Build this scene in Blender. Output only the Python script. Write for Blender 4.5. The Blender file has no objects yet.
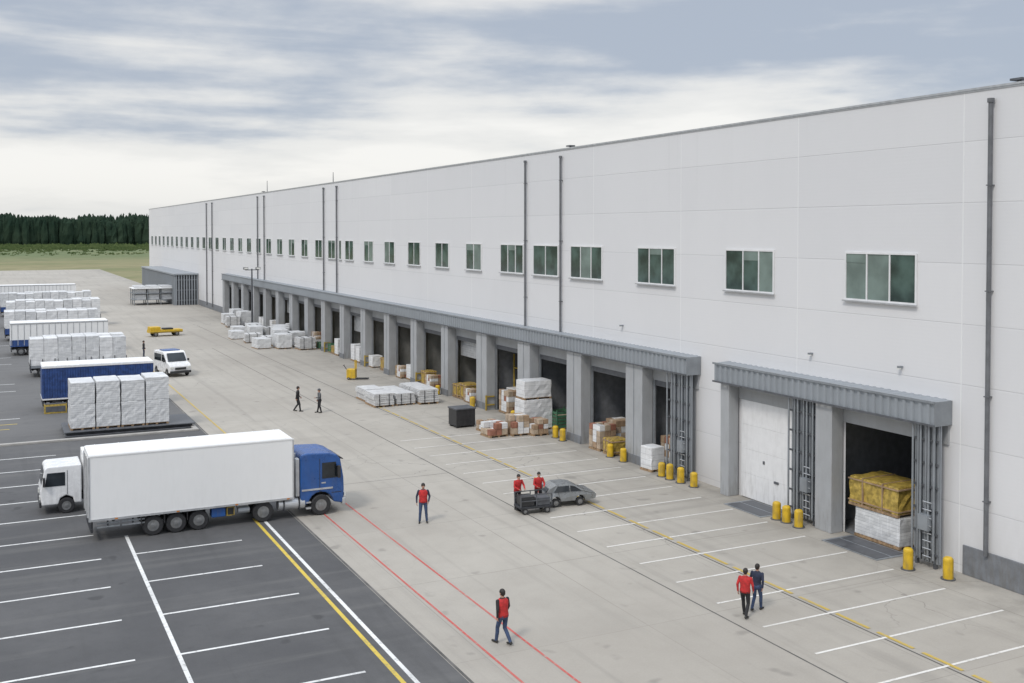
import bpy, math, random, bmesh
import numpy as np
from mathutils import Vector, Matrix
R = random.Random(7)
scene = bpy.context.scene
COL = scene.collection
rad = math.radians

# ------------------------------------------------------------------ node helpers
def nd(t, typ, ins=None, **kw):
    n = t.nodes.new(typ)
    for k, v in kw.items():
        setattr(n, k, v)
    if ins:
        for k, v in ins.items():
            if isinstance(v, bpy.types.NodeSocket):
                t.links.new(v, n.inputs[k])
            else:
                n.inputs[k].default_value = v
    return n
def M(t, op, a, b=None, c=None, clamp=False):
    ins = {0: a}
    if b is not None: ins[1] = b
    if c is not None: ins[2] = c
    return nd(t, 'ShaderNodeMath', ins, operation=op, use_clamp=clamp).outputs[0]
def c4(c): return (c[0], c[1], c[2], 1.0)
def MX(t, fac, a, b, blend='MIX'):
    a = a if isinstance(a, bpy.types.NodeSocket) else c4(a)
    b = b if isinstance(b, bpy.types.NodeSocket) else c4(b)
    return nd(t, 'ShaderNodeMix', {0: fac, 6: a, 7: b}, data_type='RGBA', blend_type=blend).outputs[2]
def NZ(t, vec, scale, detail=4.0, rough=0.5, dist=0.0):
    return nd(t, 'ShaderNodeTexNoise', {'Vector': vec, 'Scale': scale, 'Detail': detail, 'Roughness': rough, 'Distortion': dist}).outputs[0]
def SS(t, v, a, b, c=0.0, d=1.0):
    return nd(t, 'ShaderNodeMapRange', {0: v, 1: a, 2: b, 3: c, 4: d}, interpolation_type='SMOOTHSTEP').outputs[0]
def SC(t, vec, s):
    return nd(t, 'ShaderNodeVectorMath', {0: vec, 1: s}, operation='MULTIPLY').outputs[0]
def newmat(name):
    m = bpy.data.materials.new(name); m.use_nodes = True
    t = m.node_tree; b = t.nodes['Principled BSDF']
    return m, t, b
def pmat(name, col, rough=0.55, metal=0.0, var=0.12, scale=3.0, bump=0.0, bscale=30.0, dirt=0.0):
    m, t, b = newmat(name)
    pos = nd(t, 'ShaderNodeTexCoord').outputs['Object']
    n = NZ(t, pos, scale, 5, 0.6)
    hi = tuple(min(1, c * (1 + var)) for c in col); lo = tuple(c * (1 - var) for c in col)
    c = MX(t, SS(t, n, 0.3, 0.7), lo, hi)
    if dirt > 0:
        g = nd(t, 'ShaderNodeNewGeometry').outputs['Position']
        z = nd(t, 'ShaderNodeSeparateXYZ', {0: g}).outputs[2]
        n2 = NZ(t, SC(t, pos, (2.0, 2.0, 0.35)), 2.5, 5, 0.65)
        low = SS(t, z, 0.0, 2.0, 1.0, 0.25)
        f = M(t, 'MULTIPLY', M(t, 'MULTIPLY', SS(t, n2, 0.42, 0.72), low), dirt)
        c = MX(t, f, c, (0.14, 0.125, 0.10))
    t.links.new(c, b.inputs['Base Color'])
    b.inputs['Metallic'].default_value = metal
    r = SS(t, n, 0.2, 0.8, max(0.02, rough - 0.08), min(1, rough + 0.1))
    t.links.new(r, b.inputs['Roughness'])
    if bump > 0:
        bn = NZ(t, pos, bscale, 4, 0.6)
        bp = nd(t, 'ShaderNodeBump', {'Strength': bump, 'Distance': 0.03, 'Height': bn}).outputs[0]
        t.links.new(bp, b.inputs['Normal'])
    return m

# ------------------------------------------------------------------ materials
def concrete_mat():
    m, t, b = newmat('yard_concrete')
    P = nd(t, 'ShaderNodeNewGeometry').outputs['Position']
    s = nd(t, 'ShaderNodeSeparateXYZ', {0: P}); X, Y = s.outputs[0], s.outputs[1]
    big = NZ(t, P, 0.06, 5, 0.6, 0.3)
    mid = NZ(t, P, 0.6, 6, 0.65)
    fine = NZ(t, P, 14.0, 4, 0.7)
    c = MX(t, SS(t, big, 0.3, 0.7), (0.365, 0.336, 0.292), (0.45, 0.42, 0.368))
    c = MX(t, SS(t, mid, 0.35, 0.75, 0.0, 0.32), c, (0.29, 0.266, 0.228))
    st = NZ(t, SC(t, P, (1.1, 0.035, 1)), 1.0, 4, 0.6, 0.4)
    c = MX(t, SS(t, st, 0.50, 0.72, 0.0, 0.38), c, (0.23, 0.215, 0.19))
    st2 = NZ(t, SC(t, P, (0.045, 1.4, 1)), 1.0, 3, 0.6, 0.6)
    near = SS(t, X, 22.0, 30.0)
    c = MX(t, M(t, 'MULTIPLY', SS(t, st2, 0.53, 0.72, 0.0, 0.38), near), c, (0.20, 0.19, 0.17))
    dockg = SS(t, X, 28.5, 32.6, 0.0, 0.32)
    c = MX(t, M(t, 'MULTIPLY', dockg, SS(t, mid, 0.3, 0.65)), c, (0.18, 0.17, 0.15))
    sx = M(t, 'FLOOR', M(t, 'DIVIDE', M(t, 'ADD', X, 4.3), 5.9)); sy = M(t, 'FLOOR', M(t, 'DIVIDE', Y, 7.2))
    cv = nd(t, 'ShaderNodeCombineXYZ', {0: sx, 1: sy}).outputs[0]
    wn = nd(t, 'ShaderNodeTexWhiteNoise', {'Vector': cv}).outputs[0]
    c = MX(t, M(t, 'MULTIPLY', wn, 0.12), c, (0.25, 0.235, 0.21))
    def joint(v, off, per, w):
        f = M(t, 'FRACT', M(t, 'DIVIDE', M(t, 'ADD', v, off), per))
        dd = M(t, 'ABSOLUTE', M(t, 'SUBTRACT', f, 0.5))
        return M(t, 'GREATER_THAN', dd, 0.5 - w / per)
    wob = M(t, 'MULTIPLY', M(t, 'SUBTRACT', mid, 0.5), 0.03)
    j = M(t, 'MAXIMUM', joint(M(t, 'ADD', X, wob), 4.3, 5.9, 0.018), joint(M(t, 'ADD', Y, wob), 0.0, 7.2, 0.018))
    c = MX(t, M(t, 'MULTIPLY', j, SS(t, big, 0.35, 0.65, 0.2, 0.5)), c, (0.13, 0.12, 0.105))
    sp = NZ(t, P, 0.9, 2, 0.4)
    c = MX(t, SS(t, sp, 0.66, 0.76, 0.0, 0.42), c, (0.15, 0.14, 0.125))
    vo = nd(t, 'ShaderNodeTexVoronoi', {'Vector': nd(t, 'ShaderNodeVectorMath', {0: P, 1: nd(t, 'ShaderNodeTexNoise', {'Vector': P, 'Scale': 0.8, 'Detail': 5.0}).outputs[1]}, operation='ADD').outputs[0], 'Scale': 0.13}, feature='DISTANCE_TO_EDGE').outputs[0]
    cr = M(t, 'MULTIPLY', M(t, 'LESS_THAN', vo, 0.0022), SS(t, big, 0.48, 0.6, 0.0, 0.45))
    c = MX(t, cr, c, (0.13, 0.12, 0.11))
    c = MX(t, SS(t, fine, 0.3, 0.7, 0.0, 0.12), c, (0.2, 0.185, 0.165))
    t.links.new(c, b.inputs['Base Color'])
    b.inputs['Roughness'].default_value = 0.8
    bp = nd(t, 'ShaderNodeBump', {'Strength': 0.25, 'Distance': 0.02, 'Height': fine}).outputs[0]
    t.links.new(bp, b.inputs['Normal'])
    return m
def asphalt_mat():
    m, t, b = newmat('asphalt')
    P = nd(t, 'ShaderNodeNewGeometry').outputs['Position']
    s = nd(t, 'ShaderNodeSeparateXYZ', {0: P}); Y = s.outputs[1]
    big = NZ(t, P, 0.12, 5, 0.6, 0.5); mid = NZ(t, P, 1.3, 6, 0.7); fine = NZ(t, P, 40.0, 3, 0.8)
    c = MX(t, SS(t, big, 0.3, 0.7), (0.062, 0.062, 0.065), (0.098, 0.097, 0.098))
    c = MX(t, SS(t, mid, 0.4, 0.75, 0, 0.4), c, (0.048, 0.048, 0.050))
    st = NZ(t, SC(t, P, (0.06, 0.9, 1)), 1.0, 4, 0.6, 0.3)
    c = MX(t, SS(t, st, 0.50, 0.7, 0.0, 0.45), c, (0.14, 0.137, 0.13))
    st = NZ(t, SC(t, P, (0.9, 0.05, 1)), 1.0, 4, 0.6, 0.3)
    c = MX(t, SS(t, st, 0.55, 0.72, 0.0, 0.35), c, (0.045, 0.045, 0.045))
    sp = NZ(t, P, 0.8, 2, 0.4)
    c = MX(t, SS(t, sp, 0.66, 0.74, 0.0, 0.6), c, (0.025, 0.025, 0.026))
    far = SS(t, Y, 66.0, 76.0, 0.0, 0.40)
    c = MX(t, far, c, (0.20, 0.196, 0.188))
    c = MX(t, SS(t, fine, 0.35, 0.75, 0, 0.25), c, (0.15, 0.15, 0.148))
    t.links.new(c, b.inputs['Base Color'])
    b.inputs['Roughness'].default_value = 0.82
    bp = nd(t, 'ShaderNodeBump', {'Strength': 0.4, 'Distance': 0.01, 'Height': fine}).outputs[0]
    t.links.new(bp, b.inputs['Normal'])
    return m
def paint_mat(name, col, under, wear=0.5):
    m, t, b = newmat(name)
    P = nd(t, 'ShaderNodeNewGeometry').outputs['Position']
    n = NZ(t, P, 5.0, 6, 0.75); n2 = NZ(t, P, 0.5, 3, 0.5)
    f = M(t, 'ADD', SS(t, n, 0.50, 0.66, 0, wear), SS(t, n2, 0.4, 0.75, 0, wear * 0.6), clamp=True)
    t.links.new(MX(t, f, col, under), b.inputs['Base Color'])
    b.inputs['Roughness'].default_value = 0.65
    return m
def grass_mat():
    m, t, b = newmat('field_grass')
    P = nd(t, 'ShaderNodeNewGeometry').outputs['Position']
    s = nd(t, 'ShaderNodeSeparateXYZ', {0: P}); Y = s.outputs[1]
    n = NZ(t, SC(t, P, (0.5, 1.0, 1)), 0.012, 5, 0.6); n2 = NZ(t, SC(t, P, (0.4, 0.4, 1)), 0.2, 5, 0.7)
    n3 = NZ(t, SC(t, P, (0.35, 1.0, 1)), 0.02, 5, 0.65)
    tan = MX(t, SS(t, n2, 0.3, 0.7), (0.175, 0.165, 0.075), (0.26, 0.235, 0.12))
    tan = MX(t, SS(t, n3, 0.5, 0.65, 0, .7), tan, (0.12, 0.145, 0.05))
    grn = MX(t, SS(t, n2, 0.3, 0.7), (0.085, 0.12, 0.042), (0.135, 0.165, 0.065))
    grn = MX(t, SS(t, n3, 0.52, 0.66, 0, .6), grn, (0.20, 0.19, 0.09))
    yy = M(t, 'ADD', Y, M(t, 'MULTIPLY', M(t, 'SUBTRACT', n, 0.5), 300.0))
    f = SS(t, yy, 460.0, 640.0)
    t.links.new(MX(t, f, tan, grn), b.inputs['Base Color'])
    b.inputs['Roughness'].default_value = 0.95
    return m
def wall_mat():
    m, t, b = newmat('wall_cladding')
    P = nd(t, 'ShaderNodeNewGeometry').outputs['Position']
    s = nd(t, 'ShaderNodeSeparateXYZ', {0: P}); X, Y, Z = s.outputs
    YX = M(t, 'ADD', Y, X)
    py = M(t, 'DIVIDE', M(t, 'ADD', YX, 2.6), 9.1); pz = M(t, 'DIVIDE', M(t, 'SUBTRACT', Z, 0.3), 2.3)
    cell = nd(t, 'ShaderNodeCombineXYZ', {0: M(t, 'FLOOR', py), 1: M(t, 'FLOOR', pz)}).outputs[0]
    wn = nd(t, 'ShaderNodeTexWhiteNoise', {'Vector': cell}).outputs[0]
    n = NZ(t, SC(t, P, (1, 1, 0.3)), 0.5, 5, 0.6); nb = NZ(t, P, 0.05, 3, 0.5)
    c = MX(t, wn, (0.68, 0.678, 0.685), (0.715, 0.712, 0.716))
    c = MX(t, SS(t, nb, 0.35, 0.65, 0, 0.3), c, (0.655, 0.655, 0.665))
    c = MX(t, SS(t, n, 0.4, 0.8, 0, 0.14), c, (0.58, 0.58, 0.585))
    st = NZ(t, SC(t, P, (1, 1.4, 0.03)), 1.0, 4, 0.65)
    top = SS(t, Z, 11.0, 18.3)
    c = MX(t, M(t, 'MULTIPLY', SS(t, st, 0.56, 0.75, 0, 0.12), top), c, (0.45, 0.45, 0.44))
    low = SS(t, Z, 4.0, 0.0, 0.0, 0.3)
    c = MX(t, M(t, 'MULTIPLY', low, SS(t, n, 0.3, 0.6)), c, (0.38, 0.365, 0.34))
    def seam(v, w):
        dd = M(t, 'ABSOLUTE', M(t, 'SUBTRACT', M(t, 'FRACT', v), 0.5))
        return SS(t, dd, 0.5 - w, 0.5 - w * 0.3)
    sv = seam(py, 0.0045); sh = seam(pz, 0.012)
    c = MX(t, M(t, 'MULTIPLY', sh, 0.26), c, (0.32, 0.32, 0.33))
    c = MX(t, M(t, 'MULTIPLY', sv, 0.5), c, (0.86, 0.86, 0.85))
    t.links.new(c, b.inputs['Base Color'])
    b.inputs['Roughness'].default_value = 0.5
    rb = M(t, 'SINE', M(t, 'MULTIPLY', Z, 40.0))
    h = M(t, 'ADD', M(t, 'MULTIPLY', rb, 0.04), M(t, 'MULTIPLY', M(t, 'MAXIMUM', sv, sh), -1.0))
    bp = nd(t, 'ShaderNodeBump', {'Strength': 0.3, 'Distance': 0.02, 'Height': h}).outputs[0]
    t.links.new(bp, b.inputs['Normal'])
    return m
def wrap_mat(name, base=(0.72, 0.725, 0.72), layer=0.14, dark=(0.36, 0.37, 0.39), str_=0.55, rowv=.38):
    m, t, b = newmat(name)
    O = nd(t, 'ShaderNodeTexCoord').outputs['Object']
    s = nd(t, 'ShaderNodeSeparateXYZ', {0: O}); Xo, Yo, Z = s.outputs
    w = NZ(t, SC(t, O, (1.0, 1.0, 5.0)), 2.2, 4, 0.6, 0.2)
    w2 = NZ(t, SC(t, O, (5.0, 5.0, 0.5)), 2.0, 3, 0.5, 0.0)
    rowc = nd(t, 'ShaderNodeCombineXYZ', {0: M(t, 'FLOOR', M(t, 'DIVIDE', Z, layer)), 1: M(t, 'FLOOR', M(t, 'MULTIPLY', Xo, 2.1)), 2: M(t, 'FLOOR', M(t, 'MULTIPLY', Yo, 2.1))}).outputs[0]
    wn = nd(t, 'ShaderNodeTexWhiteNoise', {'Vector': rowc}).outputs[0]
    f = M(t, 'FRACT', M(t, 'DIVIDE', Z, layer))
    ln = SS(t, f, 0.0, 0.22, 1.0, 0.0)
    c = MX(t, M(t, 'MULTIPLY', SS(t, w, 0.4, 0.7), 0.35), base, dark)
    c = MX(t, M(t, 'MULTIPLY', wn, rowv), c, dark)
    c = MX(t, SS(t, w2, 0.55, 0.66, 0, 0.35), c, (0.86, 0.87, 0.88))
    c = MX(t, M(t, 'MULTIPLY', ln, str_), c, tuple(k * .7 for k in dark))
    t.links.new(c, b.inputs['Base Color'])
    b.inputs['Roughness'].default_value = 0.45
    bp = nd(t, 'ShaderNodeBump', {'Strength': 0.2, 'Distance': 0.02, 'Height': w2}).outputs[0]
    t.links.new(bp, b.inputs['Normal'])
    return m
def leaf_mat(name, a, bb, sc):
    m, t, b = newmat(name)
    P = nd(t, 'ShaderNodeNewGeometry').outputs['Position']
    n = NZ(t, P, sc, 4, 0.7)
    t.links.new(MX(t, SS(t, n, 0.3, 0.7), a, bb), b.inputs['Base Color'])
    b.inputs['Roughness'].default_value = 1.0
    b.inputs['Specular IOR Level'].default_value = 0.05
    return m

CONC = concrete_mat(); ASPH = asphalt_mat(); GRASS = grass_mat(); WALL = wall_mat()
PW_A = paint_mat('paint_white_on_asphalt', (0.74, 0.74, 0.72), (0.13, 0.13, 0.13), 0.45)
PW_C = paint_mat('paint_white_on_concrete', (0.74, 0.72, 0.68), (0.42, 0.395, 0.35), 0.6)
PY_C = paint_mat('paint_yellow', (0.52, 0.37, 0.07), (0.36, 0.33, 0.27), 0.6)
PY_A = paint_mat('paint_yellow_on_asphalt', (0.62, 0.46, 0.06), (0.12, 0.12, 0.12), 0.4)
PR = paint_mat('paint_red', (0.50, 0.085, 0.07), (0.38, 0.31, 0.27), 0.55)
JOINT = pmat('joint_sealant', (0.11, 0.105, 0.098), 0.8, var=0.4, scale=0.7)
KERB = pmat('kerb_concrete', (0.38, 0.365, 0.34), 0.85, bump=0.3, scale=1.5)
STEELG = pmat('grey_steel', (0.27, 0.29, 0.31), 0.42, 0.3, var=0.12, scale=1.2, dirt=0.4)
CANOPY = pmat('canopy_sheet', (0.31, 0.335, 0.36), 0.45, 0.25, var=0.05, scale=0.3)
FIN = pmat('column_cladding', (0.36, 0.37, 0.38), 0.6, 0.0, var=0.06, scale=0.9, dirt=0.45)
DARKG = pmat('dark_grey_paint', (0.10, 0.105, 0.115), 0.5, 0.1, var=0.2)
PIPEG = pmat('pipe_grey', (0.15, 0.155, 0.165), 0.5, 0.2, var=0.15)
PLINTH = pmat('plinth_concrete', (0.18, 0.19, 0.205), 0.8, var=0.15, dirt=0.5, bump=0.2)
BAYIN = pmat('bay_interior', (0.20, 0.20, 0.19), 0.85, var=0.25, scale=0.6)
WFRAME = pmat('window_frame_white', (0.72, 0.72, 0.72), 0.4, var=0.05)
DOORW = pmat('door_white', (0.76, 0.76, 0.76), 0.4, var=0.03, dirt=0.3)
YEL = pmat('safety_yellow', (0.62, 0.40, 0.02), 0.45, var=0.12, dirt=0.5, scale=4)
YELD = pmat('rack_yellow', (0.38, 0.27, 0.05), 0.55, var=0.2, scale=4)
YELB = pmat('yellow_plastic', (0.40, 0.285, 0.06), 0.5, var=0.35, scale=5, bump=0.3)
BLK = pmat('black_rubber', (0.024, 0.024, 0.026), 0.7, var=0.3, scale=8)
BLKP = pmat('black_plastic', (0.03, 0.03, 0.032), 0.45, var=0.2)
RIM = pmat('rim_metal', (0.26, 0.265, 0.27), 0.4, 0.6, var=0.2, dirt=.5)
TRW = pmat('trailer_white', (0.82, 0.82, 0.81), 0.36, var=0.012, scale=0.5, dirt=0.1)
TRROOF = pmat('trailer_roof', (0.80, 0.80, 0.79), 0.5, var=0.05, scale=1.3)
BLUE = pmat('cab_blue', (0.02, 0.085, 0.28), 0.3, var=0.12, scale=2, dirt=0.35)
CURT = pmat('blue_curtain', (0.025, 0.065, 0.21), 0.5, var=0.3, scale=3, bump=0.4, bscale=4, dirt=0.2)
CARW = pmat('van_white', (0.78, 0.78, 0.78), 0.25, var=0.04, dirt=0.3)
CHAS = pmat('chassis_dark', (0.035, 0.037, 0.042), 0.6, 0.2, var=0.3)
SILV = pmat('silver_panel', (0.50, 0.51, 0.52), 0.38, 0.5, var=0.12)
WOOD = pmat('pallet_wood', (0.30, 0.20, 0.115), 0.85, var=0.35, scale=6, bump=0.3)
CART1 = pmat('cardboard', (0.34, 0.235, 0.15), 0.8, var=0.2, scale=3)
CART2 = pmat('cardboard_light', (0.43, 0.34, 0.25), 0.8, var=0.2, scale=3)
CARTR = pmat('cardboard_red', (0.30, 0.13, 0.085), 0.7, var=0.25, scale=3)
CARTG = pmat('crate_green', (0.06, 0.16, 0.09), 0.55, var=0.2, scale=3)
WRAP = wrap_mat('stretch_wrap'); WRAP2 = wrap_mat('stretch_wrap_light', (0.78, 0.78, 0.775), 0.30, (0.46, 0.47, 0.48), .45, .3)
SHEETM = wrap_mat('sheet_bundle', (0.72, 0.72, 0.71), 0.16, (0.28, 0.28, 0.29))
LAMPW = pmat('lamp_clear', (0.7, 0.7, 0.66), 0.15); ORL = pmat('lamp_orange', (0.6, 0.2, 0.02), 0.3); REDL = pmat('lamp_red', (0.4, 0.02, 0.015), 0.25)
GREYC = pmat('car_grey', (0.25, 0.26, 0.265), 0.28, 0.4, var=0.06, dirt=0.3)
def glass(name, col, rough=0.08, var=0.5):
    m, t, b = newmat(name)
    P = nd(t, 'ShaderNodeNewGeometry').outputs['Position']
    n = NZ(t, P, 0.9, 3, 0.5)
    t.links.new(MX(t, SS(t, n, 0.3, 0.7), tuple(c * (1 - var) for c in col), tuple(c * (1 + var) for c in col)), b.inputs['Base Color'])
    b.inputs['Roughness'].default_value = rough
    b.inputs['IOR'].default_value = 1.5
    return m
GLW = glass('window_glass_green', (0.055, 0.088, 0.079)); GLWL = glass('window_glass_pale', (0.17, 0.22, 0.20), 0.15, 0.2); GLC = glass('vehicle_glass', (0.02, 0.025, 0.03), 0.05)

# ------------------------------------------------------------------ mesh builder
class MB:
    def __init__(s): s.v = []; s.f = []; s.m = []; s.mats = []
    def mi(s, mat):
        if mat not in s.mats: s.mats.append(mat)
        return s.mats.index(mat)
    def add(s, vs, fs, mat):
        o = len(s.v); s.v += [tuple(v) for v in vs]; i = s.mi(mat)
        for f in fs: s.f.append(tuple(k + o for k in f)); s.m.append(i)
        return s
    def box(s, x0, x1, y0, y1, z0, z1, mat):
        vs = [(x0,y0,z0),(x1,y0,z0),(x1,y1,z0),(x0,y1,z0),(x0,y0,z1),(x1,y0,z1),(x1,y1,z1),(x0,y1,z1)]
        return s.add(vs, [(0,3,2,1),(4,5,6,7),(0,1,5,4),(1,2,6,5),(2,3,7,6),(3,0,4,7)], mat)
    def loft(s, rings, mat, caps=True):
        n = len(rings[0]); vs = [p for r in rings for p in r]; fs = []
        for k in range(len(rings) - 1):
            for i in range(n):
                j = (i + 1) % n
                fs.append((k*n+i, k*n+j, (k+1)*n+j, (k+1)*n+i))
        if caps:
            fs.append(tuple(range(n - 1, -1, -1))); fs.append(tuple((len(rings)-1)*n + i for i in range(n)))
        return s.add(vs, fs, mat)
    def cyl(s, p0, p1, r0, r1, mat, n=16, caps=True):
        p0 = Vector(p0); p1 = Vector(p1); d = (p1 - p0).normalized()
        a = d.orthogonal().normalized(); b = d.cross(a)
        rr = []
        for p, r in ((p0, r0), (p1, r1)):
            rr.append([p + (a * math.cos(2*math.pi*i/n) + b * math.sin(2*math.pi*i/n)) * r for i in range(n)])
        return s.loft(rr, mat, caps)
    def capsule(s, p0, r0, p1, r1, mat, n=12):
        p0 = Vector(p0); p1 = Vector(p1); d = (p1 - p0)
        d = d.normalized() if d.length > 1e-6 else Vector((0, 0, 1))
        a = d.orthogonal().normalized(); b = d.cross(a); rr = []
        for p, r, angs in ((p0, r0, (-85, -55, -25, 0)), (p1, r1, (0, 25, 55, 85))):
            for g in angs:
                c = p + d * (r * math.sin(rad(g))); q = r * math.cos(rad(g))
                rr.append([c + (a * math.cos(2*math.pi*i/n) + b * math.sin(2*math.pi*i/n)) * q for i in range(n)])
        return s.loft(rr, mat)
    def ell(s, c, rx, ry, rz, mat, n=16, k=10, rot=None, zmin=-1.0):
        rr = []
        a0 = math.asin(max(-.999, zmin))
        for j in range(k + 1):
            sz = max(-0.999, min(0.999, math.sin(a0 + (math.pi/2 - a0) * j / k)))
            q = math.sqrt(1 - sz * sz); ring = []
            for i in range(n):
                p = Vector((rx*q*math.cos(2*math.pi*i/n), ry*q*math.sin(2*math.pi*i/n), rz*sz))
                if rot is not None: p = rot @ p
                ring.append(p + Vector(c))
            rr.append(ring)
        return s.loft(rr, mat)
    def prism(s, poly, axis, a0, a1, mat):
        def pt(u, w, a):
            return (a, u, w) if axis == 'x' else ((u, a, w) if axis == 'y' else (u, w, a))
        return s.loft([[pt(u, w, a0) for u, w in poly], [pt(u, w, a1) for u, w in poly]], mat)
    def lump(s, x0, x1, y0, y1, z0, z1, mat, amp=0.04, step=0.3, seed=0):
        rr = random.Random(seed); amp = amp * 0.36
        nz = max(2, int((z1-z0)/step)); nx = max(2, int((x1-x0)/step)); ny = max(2, int((y1-y0)/step))
        per = [(i/nx, 0) for i in range(nx)] + [(1, i/ny) for i in range(ny)] + [(1-i/nx, 1) for i in range(nx)] + [(0, 1-i/ny) for i in range(ny)]
        rings = []
        for k in range(nz + 1):
            ring = []
            for u, w in per:
                ring.append((x0+(x1-x0)*u + rr.uniform(-amp, amp), y0+(y1-y0)*w + rr.uniform(-amp, amp), z0+(z1-z0)*k/nz + (rr.uniform(-amp, amp) if 0 < k else 0)))
            rings.append(ring)
        cx, cy = (x0+x1)/2, (y0+y1)/2
        rings.append([(cx+(p[0]-cx)*0.97, cy+(p[1]-cy)*0.97, z1+0.025+rr.uniform(-amp, amp)*0.5) for p in rings[-1]])
        return s.loft(rings, mat)
    def obj(s, name, parent=None, bevel=0.0, smooth=False, loc=None, rot=0.0):
        me = bpy.data.meshes.new(name); me.from_pydata(s.v, [], s.f)
        for mt in s.mats: me.materials.append(mt)
        me.polygons.foreach_set('material_index', s.m)
        if smooth: me.polygons.foreach_set('use_smooth', [True] * len(me.polygons))
        me.update()
        bm = bmesh.new(); bm.from_mesh(me); bmesh.ops.recalc_face_normals(bm, faces=bm.faces); bm.to_mesh(me); bm.free()
        o = bpy.data.objects.new(name, me); COL.objects.link(o)
        if parent is not None: o.parent = parent
        if loc is not None: o.location = loc
        o.rotation_euler[2] = rot
        if bevel > 0:
            b = o.modifiers.new('bevel', 'BEVEL'); b.width = bevel; b.segments = 2; b.limit_method = 'ANGLE'; b.angle_limit = rad(35)
        return o
def raw_obj(name, vs, fs, mat, parent=None):
    me = bpy.data.meshes.new(name); me.from_pydata(vs, [], fs); me.materials.append(mat); me.update()
    o = bpy.data.objects.new(name, me); COL.objects.link(o)
    if parent is not None: o.parent = parent
    return o
def thing(name, label, cat, loc=(0, 0, 0), rot=0.0, group=None):
    o = bpy.data.objects.new(name, None); COL.objects.link(o)
    o.empty_display_size = 0.3; o.location = loc; o.rotation_euler[2] = rot
    o['label'] = label; o['category'] = cat
    if group: o['group'] = group
    return o
def tag(o, label, cat, group=None):
    o['label'] = label; o['category'] = cat
    if group: o['group'] = group
    return o
def copy_thing(src, loc, rot=0.0, label=None, scale=None):
    n = src.copy(); COL.objects.link(n); n.location = loc; n.rotation_euler[2] = rot
    if scale: n.scale = scale
    if label: n['label'] = label
    def rec(s, d):
        for c in s.children:
            k = c.copy(); COL.objects.link(k); k.parent = d; rec(c, k)
    rec(src, n)
    return n

# ------------------------------------------------------------------ ground
def sheet(name, x0, x1, y0, y1, z, mat, nx=1, ny=1):
    vs = [(x0+(x1-x0)*i/nx, y0+(y1-y0)*j/ny, z) for j in range(ny+1) for i in range(nx+1)]
    fs = [(j*(nx+1)+i, j*(nx+1)+i+1, (j+1)*(nx+1)+i+1, (j+1)*(nx+1)+i) for j in range(ny) for i in range(nx)]
    o = raw_obj(name, vs, fs, mat); o['kind'] = 'structure'; return o
sheet('ground', -3000, 3000, -1000, 5000, -0.06, GRASS, 12, 12)
sheet('concrete_yard', -120, 33.6, -60, 392, 0.0, CONC, 8, 20)
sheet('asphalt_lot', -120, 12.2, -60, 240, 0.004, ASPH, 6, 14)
def marks(name, rects, z, mat):
    vs = []; fs = []
    for (x0, x1, y0, y1) in rects:
        o = len(vs); vs += [(x0,y0,z),(x1,y0,z),(x1,y1,z),(x0,y1,z)]; fs.append((o,o+1,o+2,o+3))
    o = raw_obj(name, vs, fs, mat); o['kind'] = 'structure'; return o
r = [(4.93, 5.07, -10, 47.3), (10.78, 10.92, -10, 47.8)]
y = 44.45
while y > 5: r.append((5.07, 9.75 if y < 40 else 9.3, y-.06, y+.06)); y -= 3.75
y = 66.3
while y > 5: r.append((-9.0, 3.75 if y < 52 else 3.2, y-.06, y+.06)); y -= 3.66
for yy in (80.5, 94.5, 99.0, 114.0, 120.0, 133.0): r.append((-6.0, 1.6, yy-.07, yy+.07))
marks('parking_line_paint', r, 0.008, PW_A)
marks('yellow_lot_paint', [(10.42, 10.56, -10, 47.6), (-4, 0.2, 74.1, 74.25), (-4, 0.9, 76.3, 76.45), (-4, 1.4, 78.2, 78.35)], 0.009, PY_A)
marks('red_lane_paint', [(13.53, 13.61, -10, 51.0), (15.0, 15.08, -10, 52.5)], 0.008, PR)
r = []; y = 12.3
while y < 63: r.append((22.6, 31.0, y-.05, y+.05)); y += 2.45
marks('dock_stall_paint', r, 0.008, PW_C)
r = []; y = 5.0
while y < 75: r.append((25.56, 25.70, y, y+1.5)); y += 1.85
r.append((13.3, 13.42, 66, 104))
marks('yellow_dock_paint', r, 0.013, PY_C)
marks('drain_joint', [(25.38, 25.45, -20, 150), (21.93, 21.99, -20, 120), (12.22, 12.32, -40, 240), (15.2, 21.9, 52.0, 52.04)], 0.004, JOINT)
k = MB(); k.box(-80, 11.7, 70.4, 70.75, 0, 0.13, KERB); k.box(11.7, 12.0, 70.4, 76.5, 0, 0.13, KERB)
ko = k.obj('kerb', bevel=0.02); ko['kind'] = 'structure'
for (a, b_) in ((30.5, 33.6), (37.5, 40.2)):
    k = MB(); k.box(31.2, 32.9, a, b_, 0.005, 0.022, STEELG); k.box(31.3, 32.05, a+.15, b_-.15, 0.023, 0.032, DARKG)
    k.box(32.15, 32.8, a+.15, b_-.15, 0.023, 0.032, DARKG)
    o = k.obj('dock_plate'); tag(o, 'dark steel dock plate set in the concrete before a door', 'dock plate', 'dock plates')

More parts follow.
